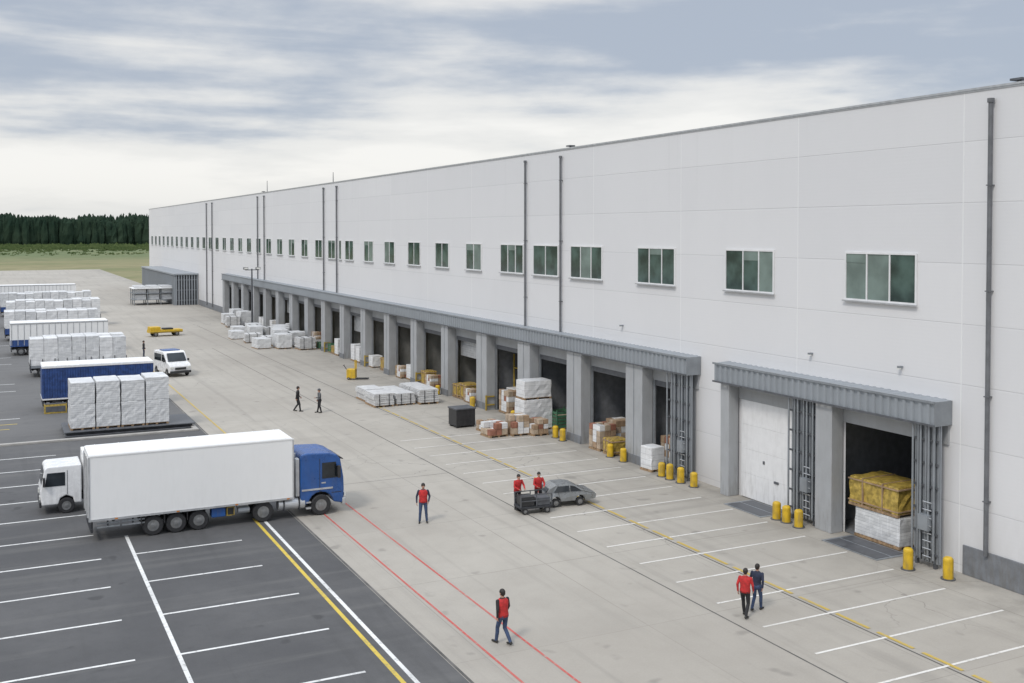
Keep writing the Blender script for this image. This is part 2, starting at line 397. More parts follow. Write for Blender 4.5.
# ------------------------------------------------------------------ warehouse
WX = 33.0; TOP = 18.3
wh = thing('warehouse', 'long white clad warehouse with grey loading docks and window row', 'warehouse', (WX, 40, 0))
def wobj(mb, name, parent=None, **kw):
    mb.v = [(v[0]-WX, v[1]-40, v[2]) for v in mb.v]
    return mb.obj(name, parent or wh, **kw)
per = 6.85
openA = [(46.6, 48.7)]
y = 50.5; fins = [(48.7, 50.5)]
while y + 5 < 166:
    fw = 1.9 if y < 70 else 1.5
    openA.append((y, y + per - fw)); fins.append((y + per - fw, y + per)); y += per
endA = y
openB = [(29.9, 34.1), (37.05, 41.1)]
holes = sorted(openA + openB); ZO = 4.8
yb = sorted(set([-40, 258] + [v for h in holes for v in h]))
mb = MB()
for i in range(len(yb) - 1):
    a, b_ = yb[i], yb[i+1]
    hole = any(abs(h[0]-a) < 1e-6 for h in holes)
    mb.add([(WX,a,ZO),(WX,b_,ZO),(WX,b_,TOP),(WX,a,TOP)], [(0,3,2,1)], WALL)
    if not hole: mb.add([(WX,a,0),(WX,b_,0),(WX,b_,ZO),(WX,a,ZO)], [(0,3,2,1)], WALL)
mb.add([(WX,258,0),(WX+90,258,0),(WX+90,258,TOP),(WX,258,TOP)], [(0,3,2,1)], WALL)
mb.add([(WX,-40,0),(WX+90,-40,0),(WX+90,-40,TOP),(WX,-40,TOP)], [(0,1,2,3)], WALL)
mb.add([(WX+90,-40,0),(WX+90,258,0),(WX+90,258,TOP),(WX+90,-40,TOP)], [(0,1,2,3)], WALL)
wobj(mb, 'wall')
mb = MB(); mb.add([(WX+.02,-40,TOP-.35),(WX+90,-40,TOP-.35),(WX+90,258,TOP-.35),(WX+.02,258,TOP-.35)], [(0,1,2,3)], PLINTH)
wobj(mb, 'roof')
mb = MB(); mb.box(WX-.06, WX+.25, -40, 258.05, TOP, TOP+.08, SILV); mb.box(WX-.03, WX-.004, -40, 258, TOP-.06, TOP, SILV)
wobj(mb, 'parapet_cap')
mb = MB(); mb.box(WX-.07, WX-.003, -40, 27.9, 0, 1.12, PLINTH); wobj(mb, 'plinth', bevel=.02)
mb = MB(); mb.box(WX-.07, WX-.003, endA+.5, 192, 0, 1.0, PLINTH); wobj(mb, 'plinth', bevel=.02)
for (a, b_) in holes:
    if (a, b_) == openB[1]: continue
    x0, x1 = WX, WX + 5.5
    e = 0.45 if a > 44 else 1.3
    vs = [(x0,a,.03),(x0,b_,.03),(x0,b_,ZO),(x0,a,ZO),(x0+.4,a-.45,.03),(x0+.4,b_+e,.03),(x0+.4,b_+e,ZO+.2),(x0+.4,a-.45,ZO+.2),(x1,a-.45,.03),(x1,b_+e,.03),(x1,b_+e,ZO+.2),(x1,a-.45,ZO+.2)]
    fs = [(0,1,5,4),(1,2,6,5),(2,3,7,6),(3,0,4,7),(4,5,9,8),(5,6,10,9),(6,7,11,10),(7,4,8,11),(8,9,10,11)]
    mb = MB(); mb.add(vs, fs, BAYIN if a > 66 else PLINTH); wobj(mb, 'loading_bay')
    if a > 44:
        mb = MB(); mb.box(WX-.10,WX-.004,a,a+.14,0,ZO-.004,STEELG); mb.box(WX-.10,WX-.004,b_-.14,b_,0,ZO-.004,STEELG); mb.box(WX-.10,WX-.004,a+.141,b_-.141,ZO-.3,ZO-.004,DARKG); wobj(mb, 'door_frame')
two = (0, .5, 1.0); th2 = (0, .34, .67, 1.0)
winL = [(30.25,34.18,(0,.36,.68,1.0)),(38.76,42.44,(0,.3,.62,1.0)),(46.74,50.45,th2),(54.27,58.17,th2),(59.75,63.3,two),(64.75,68.43,th2),(71.7,74.6,two),(78.0,80.9,two),(84.3,87.3,two),(90.7,93.5,two),(96.7,99.5,two),(102.9,105.7,two),(107.0,107.9,(0,1.0)),(109.2,111.9,two)]
y = 114.2
while y < 252: winL.append((y, y+2.8, two)); y += 5.95
Z0, Z1 = 10.08, 12.15
for wi, (a, b_, sp_) in enumerate(winL):
    mb = MB(); fr = 0.08; xo = WX-.07; xi = WX-.004
    mb.box(xo, xi, a, b_, Z0, Z0+fr, WFRAME); mb.box(xo, xi, a, b_, Z1-fr, Z1, WFRAME)
    mb.box(xo, xi, a, a+fr, Z0+fr, Z1-fr, WFRAME); mb.box(xo, xi, b_-fr, b_, Z0+fr, Z1-fr, WFRAME)
    for q in sp_[1:-1]:
        yy = a + (b_-a)*q
        mb.box(xo+.01, xi, yy-.035, yy+.035, Z0+fr, Z1-fr, WFRAME)
    mb.box(WX-.16, WX-.071, a-.06, b_+.06, Z0-.05, Z0+.01, SILV)
    w = wobj(mb, 'window')
    mb = MB()
    for q in range(len(sp_)-1):
        ya = a + (b_-a)*sp_[q] + .05; yc = a + (b_-a)*sp_[q+1] - .05
        mt = GLWL if R.random() < 0.12 else GLW
        tl = R.uniform(-.012, .012)
        mb.add([(WX-.03,ya,Z0+fr-.02),(WX-.03+tl,yc,Z0+fr-.02),(WX-.03+tl,yc,Z1-fr+.02),(WX-.03,ya,Z1-fr+.02)], [(0,3,2,1)], mt)
        if R.random() < 0.35:
            hh = R.uniform(.2, .6)
            mb.add([(WX-.046,ya,Z1-fr-hh),(WX-.046,yc,Z1-fr-hh),(WX-.046,yc,Z1-fr+.01),(WX-.046,ya,Z1-fr+.01)], [(0,3,2,1)], GLWL)
    wobj(mb, 'window_pane', w)
for (yy, rr, zl) in ((26.8,.085,1.0),(59.3,.07,6.5),(64.3,.07,6.5),(108.4,.08,6.5),(113.3,.08,6.5),(141.6,.08,6.5),(145.5,.08,6.5),(178.9,.09,.5),(184.0,.09,.5)):
    mb = MB(); mb.cyl((WX-.15,yy,zl),(WX-.15,yy,TOP-.45),rr,rr,PIPEG,14)
    mb.cyl((WX-.15,yy,TOP-.55),(WX-.15,yy,TOP-.4),rr*1.5,rr*1.5,PIPEG,14)
    z = zl + 2.0
    while z < TOP-1: mb.box(WX-.16-rr,WX-.004,yy-rr-.012,yy+rr+.012,z,z+.04,PIPEG); z += 3.9
    wobj(mb, 'downpipe')
CP = 0.85; CT = 6.50; CB = 5.62
def canopy(y0, y1):
    ys = []; y = y0
    while y < y1 - .42:
        for dy, o in ((0,0),(.20,0),(.24,1),(.36,1)): ys.append((y+dy, o))
        y += .40
    ys.append((y1, 0))
    rows = []
    for (yy, o) in ys:
        e = .075*o
        rows.append([(WX-.003,yy,CT+.03+e*.3),(WX-CP-e,yy,CT),(WX-CP-e,yy,CB),(WX-CP+.1,yy,CB),(WX-.003,yy,CB)])
    mb = MB(); mb.loft(rows, CANOPY)
    c = wobj(mb, 'canopy')
    mb = MB(); mb.box(WX-CP-.12,WX-CP-.077,y0-.03,y1+.03,CT-.05,CT+.04,STEELG); mb.box(WX-CP-.12,WX-CP-.077,y0-.03,y1+.03,CB-.06,CB+.02,DARKG)
    mb.box(WX-CP-.075,WX-.01,y0-.06,y0-.005,CB-.04,CT+.02,STEELG)
    wobj(mb, 'canopy_trim', c)
canopy(28.55, 42.2); canopy(44.5, endA)
mb = MB(); mb.box(WX-.09,WX-.004,28.6,42.1,ZO,CB-.005,FIN); wobj(mb, 'lintel')
mb = MB(); mb.box(WX-.09,WX-.004,44.6,endA-.1,ZO,CB-.005,FIN); wobj(mb, 'lintel')
for i, (a, b_) in enumerate(fins):
    mb = MB(); mb.box(WX-.80,WX-.1,a+.05,b_-.05,0,CB-.005,FIN)
    mb.box(WX-.84,WX-.801,a+.02,b_-.02,0,.5,PLINTH)
    mb.box(WX-.82,WX-.801,(a+b_)/2-.03,(a+b_)/2+.03,.5,CB-.01,STEELG)
    wobj(mb, 'column', bevel=.02)
    if 60 < a < 130 and i % 2:
        mb = MB()
        for z in (.35, .95): mb.box(WX-.9,WX-.2,a-.07,a+.01,z,z+.09,YELD)
        mb.box(WX-.92,WX-.82,a-.09,a+.015,0,1.1,YELD); wobj(mb, 'guard_rail')
for (a, b_, pr) in ((34.15,35.15,.75),(41.25,41.9,.7)):
    mb = MB(); mb.box(WX-pr,WX-.1,a,b_,0,CB-.005,FIN); wobj(mb, 'column', bevel=.02)
def rack(a, b_):
    mb = MB(); n = 6
    for i in range(n):
        yy = a + .12 + (b_-a-.24)*i/(n-1)
        mb.cyl((WX-.70-.08*(i%2),yy,.35),(WX-.70-.08*(i%2),yy,CB-.01),.045,.045,STEELG,10)
    for z in (.5,1.3,2.2,3.1,4.0,4.9): mb.box(WX-.64,WX-.58,a,b_,z,z+.08,DARKG)
    for i in range(9):
        yy = a + (b_-a)*i/9
        mb.box(WX-.57,WX-.50,yy+.02,yy+.1,.2,CB-.01,STEELG)
    mb.box(WX-.49,WX-.42,a,b_,.2,CB-.01,CANOPY)
    mb.box(WX-.95,WX-.70,a+.2,a+.65,1.5,2.1,STEELG)
    for yy in (a+.1, b_-.2): mb.box(WX-.6,WX-.45,yy,yy+.1,0,.2,DARKG)
    z = .5
    while z < 2.6: mb.cyl((WX-.85,a+.1,z),(WX-.85,a+.5,z),.02,.02,SILV,6); z += .3
    wobj(mb, 'pipe_rack')
rack(35.25, 36.95); rack(28.6, 29.8); rack(44.6, 46.5)
mb = MB()
for i in range(4): mb.box(WX-.07,WX-.01,37.1,41.05,.04+i*1.19,.04+i*1.19+1.184,DOORW)
d = wobj(mb, 'dock_door', bevel=.004)
mb = MB(); mb.box(WX-.12,WX-.071,38.3,38.6,1.15,1.25,DARKG); wobj(mb, 'door_handle', d)
mb = MB(); mb.box(WX-.10,WX-.071,39.3,39.42,1.9,2.05,DARKG); wobj(mb, 'door_latch', d)
mb = MB(); mb.box(WX+.0,WX+.1,37.05,41.1,0,ZO,DARKG); wobj(mb, 'door_seal', d)
for i in (4, 8, 12, 15):
    a, b_ = openA[i]; mb = MB(); z = 4.49; zz = R.choice((2.9, 3.4))
    while z > zz: mb.box(WX+.3,WX+.36,a,b_,z-.18,z-.01,SILV); z -= .18
    wobj(mb, 'roller_shutter')
mb = MB(); mb.box(29.4,WX-.01,193.4,237.6,0,5.2,DARKG); mb.box(28.75,WX-.01,192.75,238.15,5.35,5.6,CANOPY)
y = 193.2
while y < 238: mb.box(28.9,29.1,y,y+.22,0.0,5.349,CANOPY); y += .62
x = 29.1
while x < 32.8: mb.box(x,x+.18,192.9,193.1,0.0,5.349,CANOPY); x += .45
for z in (.8, 2.6, 4.4): mb.box(29.101,29.2,193.2,238,z,z+.15,STEELG); mb.box(29.1,32.9,193.101,193.2,z,z+.15,STEELG)
wobj(mb, 'annex')
for yy in (31.0, 36.2, 52.0):
    mb = MB(); mb.box(WX-.22,WX-.004,yy-.06,yy+.06,7.5,7.58,STEELG); mb.box(WX-.23,WX-.12,yy-.07,yy+.07,7.46,7.499,LAMPW); wobj(mb, 'wall_lamp')
for yy in (26.2, 59.3, 145):
    mb = MB(); mb.cyl((WX+.6,yy,TOP-.35),(WX+.6,yy,TOP+.22),.08,.08,DARKG,10); mb.box(WX+.4,WX+.8,yy-.25,yy+.25,TOP+.22,TOP+.3,DARKG); wobj(mb, 'roof_vent')
for yy, hh in ((141.5, 1.6), (111.0, 1.2)):
    mb = MB(); mb.cyl((WX+.3,yy,TOP),(WX+.3,yy,TOP+hh),.05,.03,DARKG,8); wobj(mb, 'roof_mast')

fm = thing('floodlight_mast', 'tall dark steel floodlight mast beside the dock canopy', 'light mast', (30.4, 138, 0))
mb = MB(); mb.cyl((0,0,0),(0,0,8.2),.16,.09,DARKG,12); mb.box(-.3,.3,-.3,.3,0,.12,DARKG); mb.obj('pole', fm)
mb = MB(); mb.box(-.9,.9,-.06,.06,8.0,8.1,DARKG); mb.obj('crossarm', fm)
for x in (-.8, .8):
    mb = MB(); mb.box(x-.28,x+.28,-.25,.2,8.1,8.4,DARKG); mb.box(x-.24,x+.24,-.27,-.251,8.14,8.36,LAMPW); mb.obj('floodlight', fm, bevel=.02)

# ------------------------------------------------------------------ bollards
bl = thing('bollard', 'yellow steel bollard standing before the loading dock', 'bollard', (31.95, 27.7, 0), group='yellow bollards along the docks')
mb = MB(); mb.cyl((0,0,.04),(0,0,.72),.19,.19,YEL,20)
rings = [[(q*math.cos(2*math.pi*i/20), q*math.sin(2*math.pi*i/20), z) for i in range(20)] for q, z in ((.19,.72),(.178,.78),(.13,.83),(.06,.85))]
mb.loft(rings, YEL); mb.obj('post', bl, smooth=False)
mb = MB(); mb.cyl((0,0,0),(0,0,.04),.27,.27,DARKG,20); mb.obj('base_plate', bl)
for (x, y) in ((31.5,29.2),(31.7,35.55),(31.75,36.4),(31.7,37.0),(31.95,43.6),(31.85,44.6),(31.8,45.5),(31.8,46.25),(31.9,50.2),(31.9,51.6),(31.7,56.9),(31.8,58.0),(31.8,64.0),(31.8,70.8),(31.8,77.6)):
    copy_thing(bl, (x, y, 0), R.uniform(0, 3), scale=(1, 1, R.uniform(.86, .98)) if y > 30 else None)

# ------------------------------------------------------------------ wheels
WH = {}
def wheel(parent, x, y, r, w, side=-1):
    key = (round(r, 3), round(w, 3), side)
    if key not in WH:
        a = MB(); n = 24
        prof = [(r*.55, -w/2), (r*.93, -w/2), (r, -w/2+.04), (r, w/2-.04), (r*.93, w/2), (r*.55, w/2)]
        a.loft([[(q*math.cos(2*math.pi*i/n), t, q*math.sin(2*math.pi*i/n)) for i in range(n)] for q, t in prof], BLK)
        b = MB(); s = side
        b.loft([[(q*math.cos(2*math.pi*i/n), t*s, q*math.sin(2*math.pi*i/n)) for i in range(n)] for q, t in ((r*.56, w/2+.005), (r*.50, w/2-.03), (r*.30, w/2-.05), (r*.26, w/2+.03), (r*.1, w/2+.04))], RIM)
        for i in range(8):
            an = i*math.pi/4; cx, cz = r*.4*math.cos(an), r*.4*math.sin(an)
            b.cyl((cx, s*(w/2-.06), cz), (cx, s*(w/2-.015), cz), r*.06, r*.06, BLKP, 6)
        o1 = a.obj('wheel', smooth=False); o2 = b.obj('rim', o1)
        WH[key] = (o1.data, o2.data)
        bpy.data.objects.remove(o2); bpy.data.objects.remove(o1)
    m1, m2 = WH[key]
    o = bpy.data.objects.new('wheel', m1); COL.objects.link(o); o.parent = parent; o.location = (x, y, r)
    p = bpy.data.objects.new('rim', m2); COL.objects.link(p); p.parent = o
    return o

# ------------------------------------------------------------------ big truck (heads +X)
tk = thing('semi_truck', 'blue cab articulated truck with long plain white box trailer', 'truck', (9.0, 47.95, 0.01))
TT = 3.66
mb = MB(); mb.box(-5.5,3.1,-1.22,1.22,.92,TT,TRW)
bd = mb.obj('trailer_body', tk, bevel=.03)
mb = MB(); mb.box(-5.44,3.04,-1.16,1.16,TT+.002,TT+.02,TRROOF)
for i in range(9): mb.box(-5.1+i*.98,-5.06+i*.98,-1.15,1.15,TT+.021,TT+.032,TRROOF)
mb.obj('trailer_roof', bd)
mb = MB()
mb.box(-5.53,3.13,-1.245,-1.222,.90,.99,SILV); mb.box(-5.53,3.13,-1.240,-1.222,TT-.06,TT,TRW)
for x in (-5.53, 3.07): mb.box(x,x+.06,-1.245,-1.222,.99,TT-.06,SILV)
mb.obj('trailer_rail', bd)
for sx in (-1, 1):
    mb = MB()
    mb.box(-5.52,-5.503,min(sx*.03,sx*1.16),max(sx*.03,sx*1.16),1.05,3.5,TRW)
    for q in (.35, .85): mb.cyl((-5.54,sx*q,1.0),(-5.54,sx*q,3.52),.02,.02,SILV,8)
    mb.obj('rear_door', bd)
mb = MB(); mb.box(-5.45,5.0,-.45,-.3,.70,.90,CHAS); mb.box(-5.45,5.0,.3,.45,.70,.90,CHAS)
for x in (-4.6,-3.3,-2.4,-1.6,0,1.4): mb.box(x,x+.1,-1.15,1.15,.82,.918,CHAS)
for x in (-2.95,-2.0,-1.05,1.75,4.4): mb.cyl((x,-.95,.46),(x,.95,.46),.07,.07,CHAS,10)
mb.box(-5.45,-5.35,-1.15,1.15,.42,.56,CHAS); mb.box(-5.4,-5.34,-.9,-.8,.5,.9,CHAS); mb.box(-5.4,-5.34,.8,.9,.5,.9,CHAS)
mb.obj('chassis', tk)
for x in (-5.2, -4.2):
    mb = MB(); mb.box(x,x+.9,-1.14,-1.12,.58,.64,STEELG); mb.box(x,x+.9,-1.14,-1.12,.74,.80,STEELG); mb.box(x+.4,x+.46,-1.12,-1.07,.55,.9,CHAS); mb.obj('side_guard', tk)
for x in (-3.45,-2.5,-1.55):
    mb = MB(); mb.box(x,x+.9,-1.19,-.80,.885,.915,BLKP); mb.box(x,x+.03,-1.19,-.80,.5,.884,BLKP); mb.obj('mudguard', tk)
mb = MB(); mb.box(-.50,.10,-1.12,-.6,.45,.86,BLUE); mb.obj('tool_locker', tk, bevel=.03)
mb = MB(); mb.box(.15,.5,-1.08,-.7,.45,.86,YELB); mb.box(.2,.45,-1.10,-1.081,.5,.8,BLKP); mb.obj('battery_box', tk, bevel=.02)
mb = MB(); mb.cyl((.65,-1.0,.62),(1.15,-1.0,.62),.15,.15,STEELG,16); mb.obj('air_tank', tk)
mb = MB(); mb.cyl((.65,-.72,.75),(1.15,-.72,.75),.12,.12,SILV,16); mb.obj('air_tank', tk)
for s in (-1, 1):
    a, b_ = sorted((s*.62, s*.76)); c_, e_ = sorted((s*.55, s*.85))
    mb = MB(); mb.box(-.85,-.70,a,b_,.34,.84,CHAS); mb.box(-.93,-.62,c_,e_,.28,.339,CHAS); mb.obj('landing_leg', tk)
mb = MB(); mb.cyl((2.45,-.92,.64),(3.65,-.92,.64),.27,.27,SILV,24); mb.box(2.65,2.71,-1.2,-.64,.38,.90,CHAS); mb.box(3.35,3.41,-1.2,-.64,.38,.90,CHAS); mb.obj('fuel_tank', tk)
for x in (-2.95,-2.0,-1.05):
    wheel(tk, x, -.98, .43, .32, -1); wheel(tk, x, .98, .43, .32, 1)
wheel(tk, 1.75, -.95, .46, .42, -1); wheel(tk, 1.75, .95, .46, .42, 1)
wheel(tk, 4.4, -1.01, .47, .3, -1); wheel(tk, 4.4, 1.01, .47, .3, 1)
def arch_profile(x0, xc, r, z0, top):
    pts = [(x0, z0)]
    for i in range(9):
        a = math.pi - math.pi*i/8; pts.append((xc + r*math.cos(a), max(z0, .47 + r*math.sin(a))))
    return pts + top
prof = arch_profile(3.45, 4.4, .60, .55, [(5.40,.45),(5.46,.55),(5.50,1.1),(5.48,1.65),(5.33,2.5),(5.15,2.72),(4.8,2.84),(3.8,2.90),(3.5,2.84),(3.45,2.7)])
mb = MB(); mb.prism(prof, 'y', -1.16, 1.16, BLUE)
cab = mb.obj('cab', tk, bevel=.07)
for s in (-1, 1):
    y0, y1 = (-1.175, -1.161) if s < 0 else (1.161, 1.175)
    mb = MB(); mb.prism([(4.45,1.68),(5.25,1.68),(5.17,2.05),(5.10,2.40),(4.45,2.40)], 'y', y0, y1, GLC); mb.obj('side_window', cab)
mb = MB(); mb.add([(5.49,-1.0,1.72),(5.49,1.0,1.72),(5.365,.96,2.5),(5.365,-.96,2.5)], [(0,1,2,3)], GLC)
mb.obj('windscreen', cab)
mb = MB(); mb.box(5.495,5.525,-.8,.8,.85,1.5,BLKP)
for i in range(5): mb.box(5.52,5.54,-.75,.75,.9+i*.12,.94+i*.12,SILV)
mb.obj('grille', cab)
mb = MB(); mb.box(5.40,5.57,-1.18,1.18,.38,.70,SILV); mb.obj('bumper', cab, bevel=.04)
mb = MB(); mb.prism([(5.3,2.5),(5.5,2.45),(5.5,2.49),(5.25,2.62)], 'y', -1.0, 1.0, BLKP); mb.obj('sun_visor', cab)
for s in (-1, 1):
    mb = MB(); mb.box(5.51,5.585,s*.96-.16,s*.96+.16,.74,.92,LAMPW); mb.obj('headlight', cab, bevel=.02)
    mb = MB(); mb.box(5.12,5.25,s*1.36-.1,s*1.36+.1,1.7,2.25,BLKP); mb.cyl((5.18,s*1.15,2.2),(5.18,s*1.34,2.2),.02,.02,BLKP,6); mb.obj('mirror', cab, bevel=.02)
    mb = MB(); ya, yb_ = sorted((s*1.161, s*1.170))
    mb.box(4.33,4.35,ya,yb_,1.05,2.6,BLKP); mb.box(4.42,4.62,ya,yb_+.01,1.45,1.51,SILV); mb.box(4.9,5.35,ya,yb_,.98,1.01,BLKP); mb.obj('door_seam', cab)
    a, b_ = sorted((s*.75, s*1.10)); mb = MB(); mb.box(3.24,3.42,a,b_,.95,2.68,SILV); mb.obj('side_fairing', cab, bevel=.03)
mb = MB(); mb.cyl((3.3,-.6,1.0),(3.3,-.6,2.85),.07,.07,SILV,12); mb.obj('exhaust_stack', cab)
mb = MB(); mb.box(3.7,3.92,-1.2,-1.0,.35,.42,SILV); mb.box(3.7,3.92,-1.2,-1.0,.62,.68,SILV); mb.obj('cab_step', cab)
mb = MB(); mb.box(3.5,4.95,-1.185,-1.162,1.18,1.26,SILV); mb.obj('side_stripe', cab)
for x in (-4.5,-2.0,.5,2.8):
    mb = MB(); mb.box(x,x+.12,-1.252,-1.246,.92,.97,ORL); mb.obj('marker_lamp', tk)

# ------------------------------------------------------------------ small white truck (heads -X)
sm = thing('small_truck', 'small white box truck with dark windows parked behind the trailer', 'truck', (4.2, 53.3, 0.01), math.pi)
mb = MB(); mb.prism([(.6,.45),(.9,.45),(.98,.72),(1.25,.85),(1.52,.72),(1.6,.45),(2.32,.45),(2.36,1.1),(2.30,1.35),(2.18,2.1),(2.05,2.2),(.6,2.22)], 'y', -.98, .98, CARW)
cb = mb.obj('cab', sm, bevel=.05)
for s in (-1, 1):
    a, b_ = sorted((s*.981, s*.995)); mb = MB(); mb.prism([(1.3,1.3),(2.16,1.3),(2.06,1.92),(1.3,1.92)], 'y', a, b_, GLC); mb.obj('side_window', cb)
    mb = MB(); mb.box(1.2,1.22,a,b_,.9,2.0,BLKP); mb.obj('door_seam', cb)
    mb = MB(); mb.box(2.15,2.25,s*1.12-.09,s*1.12+.09,1.35,1.75,BLKP); mb.obj('mirror', cb)
mb = MB(); mb.add([(2.32,-.85,1.4),(2.32,.85,1.4),(2.215,.8,2.04),(2.215,-.8,2.04)], [(0,1,2,3)], GLC); mb.obj('windscreen', cb)
mb = MB(); mb.box(2.3,2.4,-.98,.98,.36,.62,BLKP); mb.obj('bumper', cb, bevel=.03)
for s in (-1, 1):
    mb = MB(); mb.box(2.34,2.39,s*.8-.13,s*.8+.13,.7,.9,LAMPW); mb.obj('headlight', cb, bevel=.02)
mb = MB(); mb.box(-3.6,.5,-1.02,1.02,.75,2.65,TRW); mb.obj('cargo_box', sm, bevel=.03)
mb = MB(); mb.box(-3.5,2.2,-.4,.4,.45,.74,CHAS); mb.obj('chassis', sm)
for x in (-2.4, 1.25):
    wheel(sm, x, -.86, .36, .24, -1); wheel(sm, x, .86, .36, .24, 1)

# ------------------------------------------------------------------ parked trailers
def parked(name, label, x0, x1, y0, w, kind, top=3.3, group='trailers parked side by side'):
    L = x1 - x0
    t_ = thing(name, label, 'trailer', (x0, y0, 0.01), group=group)
    lo = 0.95
    mb = MB()
    if kind.startswith('wrap'):
        n = int(L/1.15); s = L/n
        for i in range(n):
            for j in range(2):
                hh = top + R.choice((-.16, -.06, 0, 0, .04))
                mb.lump(i*s+.02, (i+1)*s-.02, .02+j*w/2, (j+1)*w/2-.02, lo+.1, hh, WRAP if R.random()<.6 else WRAP2, .05, .35, R.randint(0,999))
        mb.box(0, L, 0, w, lo-.05, lo+.1, CHAS)
        mb.obj('wrapped_cargo', t_)
        mb = MB()
        mb.box(0, L, -.03, -.002, lo-.12, lo+(.55 if kind == 'wrapblue' else .12), CURT if kind == 'wrapblue' else STEELG)
        i = 0.0
        while i < L: mb.box(i, i+.06, -.05, -.031, lo-.1, lo+.7, CHAS); i += L/8.01
        mb.obj('side_board', t_)
    elif kind == 'blue':
        n = 44
        mb.box(.02, L-.02, .06, w-.06, lo, top-.15, CURT)
        for i in range(n):
            x = .05 + (L-.1)*i/n; mb.box(x, x+(L-.1)/n*.55, .02, .059, lo+.05, top-.2, CURT)
        mb.box(0, L, 0, w, top-.15, top-.02, CARW); mb.box(0, L, 0, w, lo-.1, lo-.001, CARW)
        o = mb.obj('curtain_side', t_)
        mb = MB(); mb.box(.05, L-.05, .05, w-.05, top-.019, top+.02, TRROOF)
        for i in range(10): mb.box(.3+i*L/10.3, .34+i*L/10.3, .06, w-.06, top+.021, top+.04, TRROOF)
        mb.obj('trailer_roof', o)
    else:
        mb.box(0, L, 0, w, lo, top, TRW)
        n = int(L/.6)
        for i in range(n): mb.box(.1+i*.6, .16+i*.6, -.025, -.001, lo+.12, top-.12, SILV)
        mb.box(-.01, L+.01, -.035, -.001, top-.12, top, SILV); mb.box(-.01, L+.01, -.035, -.001, lo, lo+.12, CURT)
        mb.box(.02, L-.02, -.02, -.0015, lo+.12, lo+.7, CURT)
        o = mb.obj('cargo_body', t_)
        mb = MB(); mb.box(.08, L-.08, .08, w-.08, top+.001, top+.03, TRROOF)
        for i in range(int(L)): mb.box(.5+i, .54+i, .1, w-.1, top+.031, top+.05, TRROOF)
        mb.obj('trailer_roof', o)
    mb = MB(); mb.box(.1, L-.1, .5, .7, .62, lo-.11, CHAS); mb.box(.1, L-.1, w-.7, w-.5, .62, lo-.11, CHAS); mb.box(.05,.15,.1,w-.1,.4,.55,CHAS)
    mb.box(.2, .3, .5, w-.5, .55, .85, CHAS); mb.box(L-.4, L-.3, .5, w-.5, .55, .85, CHAS)
    mb.obj('chassis', t_)
    for yv in (.2, w-.35):
        mb = MB(); mb.box(L-2.0, L-1.85, yv, yv+.15, 0, lo-.1, CHAS); mb.obj('landing_leg', t_)
    for x in (1.0, 1.95, 2.9):
        wheel(t_, x, .18, .42, .3, -1); wheel(t_, x, w-.18, .42, .3, 1)
    return t_
parked('parked_trailer', 'curtain sided blue trailer with white roof parked on asphalt', 3.1, 10.8, 82.5, 2.9, 'blue', 3.3)
parked('parked_trailer', 'flatbed trailer loaded with white wrapped goods', 2.9, 11.0, 102.5, 3.6, 'wrap', 3.5)
parked('parked_trailer', 'white box trailer with blue lower band and pale roof', 1.6, 11.2, 121.5, 3.4, 'white', 3.4)
parked('parked_trailer', 'blue sided flatbed trailer loaded with white wrapped goods', 1.2, 11.6, 138.0, 3.6, 'wrapblue', 3.5)
parked('parked_trailer', 'flatbed trailer loaded with white wrapped goods', 1.6, 13.4, 156.0, 4.0, 'wrap', 3.7)
parked('parked_trailer', 'blue sided flatbed trailer loaded with white wrapped goods', 1.0, 14.0, 178.0, 4.0, 'wrapblue', 3.6)
parked('parked_trailer', 'white box trailer with blue lower band and pale roof', 0.0, 13.6, 206.0, 3.4, 'white', 3.5)
yb0 = MB(); yb0.box(0,1.5,0,.5,0,.65,YELB); yb0.box(.1,1.4,-.02,-.001,.12,.52,DARKG); yb0.box(.05,1.45,.05,.45,.651,.7,DARKG)
o = yb0.obj('ramp_block', loc=(3.2,81.6,.01), bevel=.03); tag(o, 'yellow and black loading ramp block beside the blue trailer', 'ramp block')

# ------------------------------------------------------------------ wrapped stacks
pf = MB(); pf.box(4.0,11.9,71.6,75.3,0.01,.10,DARKG); pf.box(4.1,11.8,71.7,75.2,.10,.28,CHAS); pf.box(3.95,11.95,71.55,75.35,.28,.36,DARKG)
o = pf.obj('loading_platform', bevel=.02); tag(o, 'low dark steel platform beneath the wrapped stacks', 'platform')
for i in range(4):
    x = 4.35 + i*1.52
    s_ = thing('wrapped_stack', 'tall stack of goods in white stretch film on pallets', 'pallet stack', (x, 72.0, .36), group='tall film wrapped stacks')
    zt = R.uniform(2.98, 3.10)
    mb = MB(); mb.lump(0.01,1.46,0,2.6,.13,1.60,WRAP,.05,.2,40+i); mb.obj('lower_load', s_, smooth=False)
    mb = MB(); mb.lump(0.02,1.45,0.01,2.58,1.64,zt,WRAP,.05,.2,60+i); mb.obj('upper_load', s_)
    mb = MB()
    for q in (0, .62, 1.28): mb.box(q, q+.14, 0, 2.45, 0, .09, WOOD)
    for q in range(9): mb.box(0, 1.42, q*.28, q*.28+.2, .091, .115, WOOD)
    mb.obj('pallet', s_)

